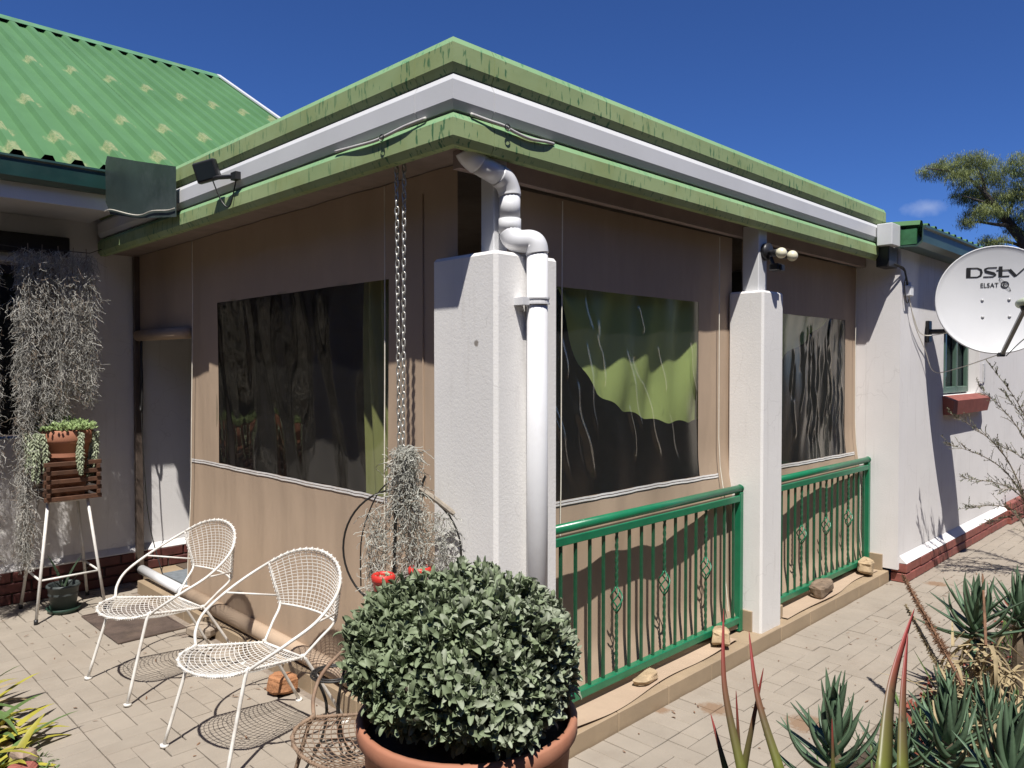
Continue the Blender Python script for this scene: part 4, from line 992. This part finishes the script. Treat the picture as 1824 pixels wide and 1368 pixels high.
stone('flat_stone', 'grey brown stone in the middle of the second canvas flap', (5.03, 2.115, .0905), (.26, .11, .085), STONEG, .1, 'stones weighing down the canvas flaps', 8)
stone('flat_stone', 'ochre stone on the canvas flap next to the house wall', (5.80, 2.105, .0905), (.22, .10, .09), STONEO, .2, 'stones weighing down the canvas flaps', 11)
stone('brick_block', 'chipped grey brick on the paving beside the canvas roll', (1.885, 4.50, 0), (.11, .19, .068), STONEY, .35, None, 2, 'brick', .06)
stone('rough_stone', 'rough orange stone lying under the middle wire chair', (1.83, 3.435, 0), (.12, .13, .085), M('orange_stone', (.34, .16, .075), .9, .35, 25, .6, 50, .012), .4, None, 21)
tag(MB().box((4.31, 2.09, .081), (4.42, 2.18, .16), .004).build('tile_block', TILE), 'small stack of beige tile offcut beside the slim pillar', 'tile')

# ================================================================== MOSS
def strand(m, p, L_, sc, r=.0016, dr=.9):
    pts = [Vector(p)]; d = V(rnd(-1, 1), rnd(-1, 1), -dr).normalized(); N = max(4, int(L_ / .012))
    for i in range(N):
        d = (d + V(rnd(-1, 1), rnd(-1, 1), rnd(-1, .75)) * sc + V(0, 0, -.12 * dr)).normalized(); pts.append(pts[-1] + d * .012)
    m.tube(pts, r, 3, caps=False)
def moss_curtain(name, label, x0, x1, y, ztop, zlow, n, group, mats=(MOSSM, MOSSB), yr=.05):
    t = thing(name, label, 'moss', ((x0 + x1) / 2, y, ztop), group)
    cols = linspace(x0, x1, max(2, int((x1 - x0) / .066)))
    ms = [MB(), MB()]
    for c in cols:
        lo = zlow(c); k_ = 0
        for i in range(int(n / len(cols) * (ztop - lo))):
            z = rnd(lo + .02, ztop); wd = .021 + .010 * math.sin(z * 17 + c * 50)
            thin = smoothstep(lo, lo + .18, z) * .75 + .25
            strand(ms[0 if random.random() < .88 and k_ == 0 else 1], (c + random.gauss(0, wd * thin), y + random.gauss(0, yr * .5 * thin), z), rnd(.05, .13), .75, .0013)
        MB().tube(spline([(c + rnd(-.01, .01), y, z) for z in linspace(ztop + .03, lo + .08, 7)], 3), .003, 4).build('stem', MOSSB, t)
    tag(ms[0].build('tendrils', MOSSM, t), kind='stuff')
    if ms[1].v: tag(ms[1].build('brown_tendrils', MOSSB, t), kind='stuff')
    return t
moss_curtain('hanging_moss', 'wide grey hanging moss beside the dark window above the crate', 1.255, 1.60, 5.60, 2.36, lambda x: 1.30 if x < 1.33 else (1.22 if x < 1.47 else (1.45 if x < 1.52 else 1.36 + (x - 1.56) * .5)), 5600, 'hanging moss curtains')
moss_curtain('hanging_moss', 'long grey hanging moss reaching almost to the ground at the left edge', 1.04, 1.235, 5.62, 2.34, lambda x: .22 + .2 * math.sin(x * 40) ** 2, 3000, 'hanging moss curtains')
moss_curtain('hanging_moss', 'outermost grey hanging moss, left of the long one', .56, 1.0, 5.62, 2.34, lambda x: .5 + .3 * math.sin(x * 31) ** 2, 2600, 'hanging moss curtains')
# wire the moss hangs from
tag(MB().tube([(.6, 5.61, 2.38), (1.2, 5.61, 2.362), (1.62, 5.61, 2.365), (1.735, 5.75, 2.42)], .003, 5).build('hanging_wire', BLACKW), 'thin dark wire under the eave carrying the moss', 'wire')

# ================================================================== CHAIN, HOOP, HANGING MOSS
HC = V(1.815, 2.435, .875); hx = Vector((.56, -.83, 0)).normalized(); hr = .245
ch = thing('hanging_chain', 'double galvanised chain hanging from the porch fascia', 'chain', (1.82, 2.44, 2.42))
lk = MB(); lp = []
for a_ in linspace(0, 2 * math.pi, 15)[:-1]: lp.append((.0075 * math.cos(a_), 0, .011 * math.sin(a_) + math.copysign(.006, math.sin(a_)) * (abs(math.sin(a_)) > .2)))
lk.tube(lp, .0029, 6, closed=True); lme = lk.build('link', CHAINM, mesh_only=True, smooth=True)
for sdx, sdy, z0_, ph in ((1.811, 2.453, 2.40, 0), (1.827, 2.424, 2.405, 1)):
    z = z0_; k_ = 0
    while z > 1.255:
        f = (z0_ - z) / 1.15; x = sdx + (1.818 - sdx) * .5 * f; y = sdy + (2.44 - sdy) * .5 * f
        ob = bpy.data.objects.new('link', lme); COL.objects.link(ob); ob.parent = ch
        ob.matrix_local = Matrix.Translation(V(x, y, z) - ch.location) @ Matrix.Rotation(R(90 * (k_ % 2) + 20 + rnd(-14, 14)), 4, 'Z'); z -= .0262; k_ += 1
hp_ = thing('wire_hoop', 'thin black wire hoop hanging from the chain', 'wire hoop', HC)
def hpt(a_, r=hr): return HC + hx * r * math.cos(a_) + V(0, 0, 1) * r * math.sin(a_) * 1.0
MB().tube([hpt(a_) for a_ in linspace(0, 2 * math.pi, 49)[:-1]], .0042, 6, closed=True).build('ring', BLACKW, hp_, True)
MB().tube(spline([HC + V(0, 0, .385), HC + hx * -.02 + V(0, 0, .30), HC + hx * -.10 + V(0, 0, .22), HC + hx * -.165 + V(0, 0, .05), HC + hx * -.17 + V(0, 0, -.15)], 6), .003, 5).tube(spline([HC + hx * .1 + V(0, 0, .30), HC + hx * .06 + V(0, 0, .2)], 3), .005, 5).build('support_wire', BLACKW, hp_)
MB().tube([HC + hx * -.015 + V(-.02, -.02, .22), HC + hx * -.03 + V(-.02, -.02, -.17)], .007, 6).build('rod', BLACKW, hp_)
dw = tag(MB().tube(spline([HC + hx * -.055 + V(-.01, -.01, .355), HC + V(0, 0, .30), HC + hx * .12 + V(0, -.01, .22), HC + hx * .225 + V(-.01, 0, .155)], 5), [.006] + [.011] * 14 + [.008], 7).build('driftwood_stick', WOODG), 'grey driftwood stick pushed through the hanging moss', 'stick')
mt_ = thing('moss_bunch', 'grey moss bunch draped over the wire hoop behind the shrub', 'moss', HC + V(0, 0, .38))
m = MB(); m2 = MB()
for i in range(3700):
    z = rnd(-.42, .42); 
    if z > .17: wd, c0 = .022 + .10 * max(0, (.30 - z)), .02
    else: wd, c0 = .075, .025
    s_ = random.gauss(0, wd) if z > .17 else rnd(-.155, .165)
    if z < .17 and (-.10 < s_ - 0 < -.03 or .075 < s_ < .115) and random.random() < .75: continue
    strand(m if random.random() < .92 else m2, HC + hx * (c0 + s_) + V(-.012, -.012, z) + V(random.gauss(0, .014), random.gauss(0, .014), 0), rnd(.04, .11), .8, .0013, .5)
tag(m.build('tendrils', M('silver_moss', (.46, .46, .41), .9, .3, 20, 0, spec=.1), mt_), kind='stuff'); tag(m2.build('brown_tendrils', MOSSB, mt_), kind='stuff')
for lb, dxh, zz in (('red plastic pot hanging in the moss left of the shrub', -.075, -.235), ('red plastic pot deep inside the hanging moss', .09, -.20)):
    c = (atd(683, 1066, 2.93) if dxh < 0 else atd(748, 1052, 2.98))
    tpt = pot('red_pot', lb, c, .042, .03, .095, REDPL, 'pot', .004, .03, 'small red pots in the moss')
    mm = MB()
    for i in range(26): bead(mm, c + V(rnd(-.03, .03), rnd(-.03, .03), .065 + rnd(0, .015)), (rnd(-1, 1), rnd(-1, 1), 1), .022, .008)
    mm.build('succulent', SEDUM2, tpt)

# black wire plant table
bt = thing('wire_table', 'small black scrolled wire table behind the rusty chair', 'plant stand', (1.60, 2.585, 0))
tc = V(1.60, 2.585, .405)
for r0 in (.088, .068): MB().tube([tc + V(r0 * math.cos(a_), r0 * math.sin(a_), 0) for a_ in linspace(0, 6.283, 33)[:-1]], .0045, 6, closed=True).build('ring', BLACKW, bt, True)
m = MB()
for a_ in linspace(0, 6.283, 31)[:-1]: m.tube([tc + V(.068 * math.cos(a_), .068 * math.sin(a_), 0), tc + V(.088 * math.cos(a_ + .12), .088 * math.sin(a_ + .12), 0)], .003, 4)
m.build('twisted_wire', BLACKW, bt)
for a_ in (.4, 2.5, 4.6): MB().tube(spline([tc + V(.075 * math.cos(a_), .075 * math.sin(a_), 0), tc + V(.03 * math.cos(a_), .03 * math.sin(a_), -.12), tc + V(.05 * math.cos(a_), .05 * math.sin(a_), -.26), tc + V(.13 * math.cos(a_), .13 * math.sin(a_), -.403)], 6), .006, 6).build('leg', BLACKW, bt, True)
MB().tube([tc + V(.08 * math.cos(a_), .08 * math.sin(a_), -.30) for a_ in linspace(0, 6.283, 25)[:-1]], .0045, 5, closed=True).build('ring', BLACKW, bt, True)
tag(MB().box((1.635, 2.47, .413), (1.735, 2.60, .421), .002).tube(spline([(1.66, 2.50, .424), (1.70, 2.54, .424), (1.68, 2.57, .424)], 5), .002, 4).build('ceramic_tile', M('glazed_white', (.8, .8, .8), .15, .03, 4)), 'white ceramic tile resting on the black wire table', 'tile')

# ================================================================== BIG POT AND SHRUB
bd = 2.05; bc = atd(833, 1265, bd); rimz = bc.z; rp_ = .283
bigpot = pot('planter_pot', 'large terracotta planter in the foreground', (bc.x, bc.y, 0), rp_, .225, rimz, TERRA, 'planter', .012, .055)
shrub = thing('potted_shrub', 'dense grey green succulent shrub filling the large planter', 'shrub', (bc.x, bc.y, rimz - .05))
lvs = []
def leafshape(L_, W_, cup, curl): 
    m = MB().leaf((0, 0, 0), (1, 0, 0), (0, 0, 1), L_, W_, cup, curl, 7, wid=lambda t: max(.10, 2 * math.sqrt(max(0, (t * .93 + .06) * (1 - (t * .93 + .06)))))); return m
shapes = [leafshape(.028, .013, .85, -.8), leafshape(.023, .012, 1.0, -.3), leafshape(.031, .0125, .7, .9), leafshape(.025, .0135, .9, .3)]
lme = [[m.build('leaf', mt, mesh_only=True, smooth=True) for m in shapes] for mt in (BUSHL, BUSHL2)]
cen = V(bc.x, bc.y, rimz + .095)
def se(x, e=.82): return math.copysign(abs(x) ** e, x)
def rad(d): return .27
def dome(d, dep):
    a_ = math.atan2(d.y, d.x); z = d.z
    lump = 1 + .05 * math.sin(3 * a_ + 1) + .055 * math.sin(5 * a_ + 4 * z) + .05 * math.sin(7 * z + a_ * 2) + .035 * math.sin(11 * a_ + 9 * z)
    k_ = lump * dep; q = math.hypot(d.x, d.y)
    hq = se(q) / max(q, 1e-4)
    A_ = .278 - .05 * (1 - smoothstep(-.42, .12, z))
    return cen + V(d.x * hq * A_ * k_, d.y * hq * A_ * k_, se(z, .9) * (.232 if z > 0 else .2) * k_)
for i in range(3900):
    z = rnd(-.42, 1); a_ = rnd(0, 6.283); q = math.sqrt(max(0, 1 - z * z)); d = V(q * math.cos(a_), q * math.sin(a_), z)
    dep = 1.03 + .055 * math.sin(9 * a_ + 2) * math.sin(11 * z + 1) - abs(random.gauss(0, .09)) if random.random() < .85 else rnd(.6, .9)
    p = dome(d, dep); ax = (d + V(0, 0, .6) + V(rnd(-.4, .4), rnd(-.4, .4), 0)).normalized()
    if p.z < rimz + .01: p.z = rimz + .01 + rnd(0, .03)
    u = ax.orthogonal().normalized(); v = ax.cross(u); n_ = random.choice((4, 5, 6)); r0 = rnd(0, 6.28)
    for k_ in range(n_):
        b_ = r0 + k_ * 2.4; op = .35 + .75 * (k_ / n_); ld = (ax * math.cos(op) + (u * math.cos(b_) + v * math.sin(b_)) * math.sin(op)).normalized()
        bp = p + ax * (.018 * (1 - k_ / n_)); sx_ = ld.cross(ax).normalized(); up_ = sx_.cross(ld)
        mt = Matrix((ld, -sx_, up_)).transposed().to_4x4(); mt.translation = bp; mt = mt @ Matrix.Scale(rnd(.6, 1.3), 4)
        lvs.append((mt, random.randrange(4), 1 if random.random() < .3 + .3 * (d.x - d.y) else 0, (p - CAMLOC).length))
def lfscore(l): return l[3]
lvs.sort(key=lfscore); rest = [MB(), MB()]
for k_, (mt, sh, mi, _) in enumerate(lvs):
    if k_ < 300:
        ob = bpy.data.objects.new('leaf', lme[mi][sh]); COL.objects.link(ob); ob.parent = shrub; ob.matrix_local = Matrix.Translation(-shrub.location) @ mt
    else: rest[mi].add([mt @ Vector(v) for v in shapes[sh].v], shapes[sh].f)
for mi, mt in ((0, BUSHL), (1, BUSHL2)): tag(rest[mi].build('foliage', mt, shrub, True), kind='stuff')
m = MB()
for i in range(40):
    z = rnd(.1, 1); a_ = rnd(0, 6.283); q = math.sqrt(1 - z * z); d = V(q * math.cos(a_), q * math.sin(a_), z)
    m.tube(spline([cen + V(rnd(-.05, .05), rnd(-.05, .05), -.16), cen + d * rad(d) * .45 + V(0, 0, .02), cen + d * rad(d) * .92], 4), .006, 5)
m.build('stems', M('shrub_stem', (.10, .08, .06), .9), shrub)

# ================================================================== GARDEN PLANTS, RIGHT
def aloe(label, c, n, L_, W_, name='aloe', stem=.25, dry=0, el0=-8, el1=80, mat=None, group='aloe rosettes in the garden bed', spread=.12):
    c = Vector(c); t = thing(name, label, 'aloe', (c.x, c.y, 0), group)
    MB().tube([(c.x + rnd(-.02, .02), c.y, -.03), (c.x, c.y, c.z * .5), (c.x, c.y, c.z + .03)], [.03, .026, .018], 8).build('stem', M('aloe_stem', (.16, .12, .08), .9, .3, 25, .4), t)
    for i in range(n):
        f = i / (n - 1); a_ = i * 2.39996; el = R(el0 + (el1 - el0) * f ** 1.1 + rnd(-6, 6)); ll = L_ * (1.0 - .35 * f) * rnd(.85, 1.12)
        d = V(math.cos(a_) * math.cos(el), math.sin(a_) * math.cos(el), math.sin(el)); b_ = c + V(0, 0, -spread * (1 - f)) + V(d.x, d.y, 0) * .012; W_i = W_ * rnd(.8, 1.15)
        dr = i < dry
        MB().leaf(b_, d, V(0, 0, 1), ll, W_i * (.8 if dr else 1), .25, (rnd(.9, 1.9) if dr else rnd(-1.5, .25) * (1 - .4 * f)), 9, wid=lambda t: (1 - t) ** .8 * (.9 + .35 * t), thick=.006, keel=.5).build('leaf', ALOED if dr else (mat or ALOEL), t, True)
    return t
aloe('spiky green aloe rosette closest to the paving', on(1487, 1285, 2, .40), 46, .27, .044, dry=4, spread=.26)
aloe('spiky green aloe rosette at the bottom right behind the red leaf', on(1690, 1275, 2, .36), 42, .27, .044, dry=3, spread=.24)
aloe('aloe rosette on a bare stem with dry leaves hanging below', on(1738, 1092, 2, .44), 38, .29, .042, dry=3, spread=.14)
aloe('aloe rosette at the right edge beyond the stemmed one', on(1815, 1072, 2, .46), 32, .26, .040, dry=3, spread=.13)
aloe('upright dark aloe in the bottom right corner', on(1800, 1345, 2, .40), 36, .29, .044, dry=2, el0=25, spread=.2)
aloe('small aloe rosette low between the two foreground aloes', on(1600, 1335, 2, .22), 30, .22, .034, dry=5, spread=.12)
aloe('aloe rosette low in front of the dry yellow leaves', on(1765, 1275, 2, .22), 34, .24, .036, dry=6, spread=.14)
# dry skirt of old leaves
for lb, px_, py_, zz, n_ in (('tangle of dry yellow aloe leaves under the stemmed rosette', 1740, 1180, .28, 85), ('tangle of dry yellow leaves at the right edge of the bed', 1808, 1205, .26, 90), ('tangle of dry brown leaves between the bottom right aloes', 1722, 1300, .16, 70)):
    c = on(px_, py_, 2, zz); t = thing('dry_leaf_tangle', lb, 'dry leaves', (c.x, c.y, 0), 'dry leaf tangles')
    for i in range(n_):
        a_ = rnd(0, 6.283); el = R(rnd(-50, 35)); d = V(math.cos(a_) * math.cos(el), math.sin(a_) * math.cos(el), math.sin(el))
        MB().leaf(c + V(rnd(-.12, .12), rnd(-.12, .12), rnd(-.22, .10)), d, V(0, 0, 1), rnd(.12, .26), rnd(.012, .024), .5, rnd(.2, 1.9), 7, wid=lambda t: (1 - t) ** .6).build('leaf', ALOED, t, True)
# tall red-tipped leaves
def tall(label, items, dist, group='tall red tipped leaf clumps'):
    base = None; t = None
    for (bx_, by_, tx_, ty_, wd, d0, d1, bow) in items:
        p0 = atd(bx_, by_, d0); p1 = atd(tx_, ty_, d1)
        if t is None: t = thing('red_tipped_plant', label, 'plant', (p0.x, p0.y, 0), group); root = V(p0.x, p0.y, 0)
        m = MB(); n_ = 14; vs = []; al = []
        mid = (p0 + p1) / 2 + RT * bow; dd0 = (p0 - mid).normalized(); low = p0 + dd0 * ((p0.z + .03) / max(.3, -dd0.z)); low = V(low.x * .5 + p0.x * .5, low.y * .5 + p0.y * .5, -.03)
        cv = [low.lerp(p0, q) for q in (0, .35, .7)] + spline([p0, mid, p1], 12); N = len(cv)
        view = V(-s2, -s2, 0)
        for i, p in enumerate(cv):
            f = i / (N - 1); w_ = wd * .8 * (1 - max(0, (f - .12) / .88)) ** .85 / 2 + .0006; dd = (cv[min(N - 1, i + 1)] - cv[max(0, i - 1)]).normalized(); sd_ = dd.cross(view).normalized(); fr_ = sd_.cross(dd)
            vs += [p - sd_ * w_, p - fr_ * w_ * .28, p + sd_ * w_, p - fr_ * -w_ * .5 if 0 else p - fr_ * w_ * .85]; al += [f] * 4
        fs = []
        for i in range(N - 1):
            a_, b_ = i * 4, i * 4 + 4
            fs += [(a_, a_ + 1, b_ + 1, b_), (a_ + 1, a_ + 2, b_ + 2, b_ + 1), (a_ + 2, a_ + 3, b_ + 3, b_ + 2), (a_ + 3, a_, b_, b_ + 3)]
        m.add(vs, fs); m.a = al; m.build('leaf', REDLEAF, t, True)
tall('clump of tall red tipped leaves rising before the slim pillar', [(1320, 1368, 1289, 1084, .030, 1.95, 2.1, -.02), (1388, 1368, 1334, 1124, .030, 1.9, 2.05, -.015), (1325, 1368, 1360, 1190, .024, 2.0, 2.0, .0), (1318, 1368, 1311, 1230, .016, 2.02, 2.0, 0), (1292, 1368, 1266, 1272, .020, 2.05, 2.1, 0)], 2)
tall('tall pair of red and green leaves in front of the aloes', [(1575, 1368, 1629, 1084, .052, 1.75, 2.0, -.02), (1608, 1368, 1617, 1128, .036, 1.8, 1.95, -.006), (1484, 1368, 1482, 1280, .012, 1.9, 1.9, 0)], 2)
# dry flower spikes
def spike(label, a, b, w_, n_=260, mat=SPIKEM):
    t = thing('dry_flower_spike', label, 'flower stalk', (a.x, a.y, a.z), 'dry flower spikes'); MB().tube(spline([a, a.lerp(b, .5) + V(0, 0, .01), b], 6), [.006] * 6 + [.005] * 6 + [.002], 6).build('stalk', mat, t)
    m = MB()
    for i in range(n_):
        f = rnd(.25, 1); p = a.lerp(b, f); d = V(rnd(-1, 1), rnd(-1, 1), rnd(-1, 1)).normalized(); bead(m, p, d, w_ * (1.1 - .6 * f) * rnd(.6, 1.2), .0022)
    m.build('dry_florets', mat, t)
spike('thick brown dry flower spike leaning left over the paving', on(1715, 1222, 2, .30), on(1608, 1025, 2, .62), .032, 900)
spike('pale thin dry flower spike leaning left', on(1700, 1240, 2, .25), on(1613, 1078, 2, .48), .026, 500, ALOED)
spike('dark upright flower spike beside the stemmed aloe', on(1756, 1150, 2, .40), on(1750, 1022, 2, .62), .012, 300)
# leaf litter in the bed
m = MB()
for i in range(1500):
    x = rnd(1.6, 7.5); y = rnd(-.2, 1.22); m.leaf((x, y, rnd(-.02, .012)), (rnd(-1, 1), rnd(-1, 1), rnd(-.1, .5)), V(0, 0, 1), rnd(.03, .08), rnd(.012, .03), .3, rnd(-.5, .8), 2)
tag(m.build('leaf_litter', LITTER), 'dry reddish leaf litter covering the garden bed', 'leaf litter', kind='stuff')
m = MB()
for i in range(900):
    x = rnd(2.6, 6.8); y = rnd(.2, 1.15); h_ = rnd(.06, .26); m.leaf((x, y, -.02), (rnd(-.5, .5), rnd(-.5, .5), 1), V(rnd(-1, 1), rnd(-1, 1), 0), h_, rnd(.006, .014), .4, rnd(.2, 1.2), 4)
tag(m.build('ground_cover', GRNL), 'low green and dry ground cover in the bed', 'ground cover', kind='stuff')
# wispy shrub, rooted just out of frame to the right
ws = thing('wispy_shrub', 'wispy grey leaved shrub reaching in from the right edge', 'shrub', (7.0, 1.12, 0))
m = MB(); m2 = MB(); rr = random.Random(4)
ends = [(1692, 735, 5.6), (1690, 790, 5.6), (1768, 655, 5.5), (1720, 852, 5.7), (1722, 905, 5.7), (1745, 690, 5.6), (1775, 790, 5.6), (1790, 700, 5.5), (1780, 870, 5.6), (1760, 930, 5.8)]
for ex, ey, ed in ends + [(rr.uniform(1850, 2100), rr.uniform(500, 900), rr.uniform(5, 6.4)) for _ in range(16)]:
    e = atd(ex, ey, ed); b_ = V(7.0 + rr.uniform(-.1, .1), 1.12 + rr.uniform(-.1, .1), 0); mid = b_.lerp(e, .55) + V(rr.uniform(0, .15), -.05, .22)
    cv = spline([b_, mid, e], 14); m.tube(cv, [.008 - .007 * i / (len(cv) - 1) for i in range(len(cv))], 5)
    for i in range(9, len(cv)):
        for s_ in range(2):
            d = (cv[i] - cv[i - 1]).normalized() + V(rr.uniform(-.8, .8), rr.uniform(-.8, .8), rr.uniform(-.5, .9)); d.normalize()
            L2 = rr.uniform(.03, .15) * (1.15 - .6 * i / len(cv)); q = cv[i] + d * L2; m.tube([cv[i], q], .0018, 4)
            for k_ in range(7): m2.leaf(cv[i].lerp(q, (k_ + 1) / 7), (d + V(rr.uniform(-1, 1), rr.uniform(-1, 1), rr.uniform(-.6, 1))), V(0, 0, 1), rr.uniform(.014, .026), .007, .2, .2, 2)
m.build('branches', TWIGS, ws); m2.build('leaves', TWIGL, ws)
# strap plant on the left
yl = thing('yellow_strap_plant', 'clump of yellow green strap leaves at the lower left corner', 'plant', (.72, 4.0, 0))
for i in range(52):
    bx_, by_ = .68 + rnd(-.10, .06), 3.95 + rnd(-.42, .40); a_ = rnd(-1.6, 1.2); el = R(rnd(8, 70)); d = V(math.cos(a_) * math.cos(el), math.sin(a_) * math.cos(el), math.sin(el))
    MB().leaf((bx_, by_, -.01), d, V(0, 0, 1), rnd(.18, .38), rnd(.028, .05), .35, rnd(.4, 1.6), 8, wid=lambda t: (1 - t) ** .5).build('leaf', YELL if random.random() < .62 else (GRNL if random.random() < .6 else ALOED), yl, True)
BEDST = M('bed_stone', (.30, .22, .17), .9, .25, 12, .3)
stone('bed_stone', 'pale stone poking out below the yellow strap leaves', (.765, 3.60, -.03), (.07, .10, .07), BEDST, .4, None, 41)
stone('bed_stone', 'reddish stone at the very bottom of the left bed', (.72, 3.42, -.03), (.09, .12, .08), BRICK, 1.2, None, 42)
m = MB()
for i in range(500): m.leaf((rnd(.62, .84), rnd(3.2, 3.75), -.01), (rnd(-1, 1), rnd(-1, 1), rnd(.3, 1)), V(0, 0, 1), rnd(.02, .05), rnd(.004, .012), .3, .6, 3)
tag(m.build('weeds', GRNL), 'small green weeds at the edge of the left bed', 'weeds', kind='stuff')

m = MB()
for i in range(150):
    if i < 60: x, y = rnd(1.05, 1.9), rnd(2.9, 5.8)
    else: x, y = rnd(2.4, 7.5), rnd(1.25, 2.0)
    a_ = rnd(0, 6.283); m.leaf((x, y, .0035), (math.cos(a_), math.sin(a_), .02), V(0, 0, 1), rnd(.008, .035), rnd(.003, .009), .5, rnd(-.6, .6), 3)
tag(m.build('paving_debris', SPIKEM), 'scattered dry leaf scraps and twigs on the paving', 'debris', kind='stuff')
# ================================================================== UNSEEN HEDGES ADDED BEHIND THE VIEWER TO BLOCK LOW SKY LIGHT
HEDGEL = leafmat('hedge_leaf', (.05, .075, .03), .4, .6, .1, 3)
def hedge(label, ax, pos, a0, a1, h_):
    t = thing('added_hedge', label, 'hedge', (pos, (a0 + a1) / 2, 0) if ax == 0 else ((a0 + a1) / 2, pos, 0), 'added unseen hedges that dim the porch shade'); m = MB()
    def bulge(u, v): return .35 * math.sin(u * 1.7 + v) + .22 * math.sin(u * 4.1 - v * 2.3) + .12 * math.sin(u * 9 + v * 6)
    def f(u, v):
        q = v / h_; top = max(0, q - .86) / .14; off = (1 - top * top) * (.9 + bulge(u, v) * .6); z = v + (.3 * math.sin(u * 1.3) + .2 * math.sin(u * 3.7)) * q
        return V(pos + off, u, z) if ax == 0 else V(u, pos + off, z)
    m.grid(f, linspace(a0, a1, 90), linspace(-.03, h_, 26)); m.build('body', HEDGEL, t)
    m = MB()
    for i in range(5000):
        u = rnd(a0, a1); v = rnd(.1, h_); m.leaf(f(u, v), (rnd(-1, 1), rnd(-1, 1), rnd(-.4, 1)), V(0, 0, 1), rnd(.12, .3), rnd(.06, .14), .3, .4, 2)
    tag(m.build('foliage', HEDGEL, t), kind='stuff')
hedge('added unseen hedge blocking low sky light from the long side, reflected in its windows', 1, -5.2, -6.5, 17, 5.2)
hedge('added unseen hedge blocking low sky light from the side blind, reflected in its window', 0, -5.2, -4.5, 15, 5.2)
# ================================================================== BACKGROUND TREE
tr = thing('acacia_tree', 'dark limbed tree with layered feathery crown behind the house', 'tree', (22.6, 3.2, 0))
TD = 18.0
def tp3(px_, py_, dz=0): return atd(px_, py_, TD + dz)
m = MB()
trunk = spline([V(22.6, 3.2, -.03), V(22.4, 3.3, 2.5), tp3(1838, 452), tp3(1800, 402), tp3(1765, 358), tp3(1745, 335)], 6)
m.tube(trunk, [.2 - .16 * i / (len(trunk) - 1) for i in range(len(trunk))], 9)
for pts in ([(1838, 452), (1860, 380), (1850, 320), (1815, 300)], [(1800, 402), (1775, 400), (1740, 395), (1716, 398)], [(1775, 370), (1755, 362), (1735, 355), (1712, 348)], [(1745, 335), (1725, 318), (1690, 305), (1650, 300)], [(1755, 345), (1748, 315), (1735, 292)], [(1838, 452), (1810, 435), (1780, 430), (1755, 432)], [(1790, 390), (1805, 360), (1815, 345)]):
    q = spline([tp3(a_, b_, rnd(-.4, .4)) for a_, b_ in pts], 5); m.tube(q, [.05 - .04 * i / (len(q) - 1) for i in range(len(q))], 6)
m.build('trunk', BARK, tr)
pads = [(1668, 303, 30, 11), (1700, 297, 34, 17), (1735, 288, 36, 15), (1750, 305, 42, 20), (1715, 318, 28, 14), (1780, 318, 34, 16), (1722, 349, 26, 10), (1745, 350, 30, 12), (1740, 378, 26, 12), (1765, 375, 30, 12), (1790, 350, 34, 12), (1815, 348, 34, 14), (1722, 396, 14, 7), (1770, 430, 28, 8), (1812, 292, 26, 14), (1845, 290, 30, 18), (1835, 322, 30, 16), (1800, 385, 28, 12), (1850, 370, 36, 20), (1880, 330, 40, 30), (1900, 400, 40, 24), (1815, 408, 24, 8)]
ms = [MB(), MB()]
for px_, py_, w_, h_ in pads:
    c = tp3(px_, py_, rnd(-.7, .7)); k_ = TD / FPX
    for cl in range(int(w_ * 2.4)):
        while True:
            ux, uy, uz = rnd(-1, 1), rnd(-1, 1), rnd(-1, 1)
            if ux * ux + uy * uy + uz * uz < 1: break
        cc = c + RT * ux * w_ * k_ + V(s2, s2, 0) * uy * w_ * k_ * .9 + V(0, 0, 1) * uz * h_ * 1.35 * k_
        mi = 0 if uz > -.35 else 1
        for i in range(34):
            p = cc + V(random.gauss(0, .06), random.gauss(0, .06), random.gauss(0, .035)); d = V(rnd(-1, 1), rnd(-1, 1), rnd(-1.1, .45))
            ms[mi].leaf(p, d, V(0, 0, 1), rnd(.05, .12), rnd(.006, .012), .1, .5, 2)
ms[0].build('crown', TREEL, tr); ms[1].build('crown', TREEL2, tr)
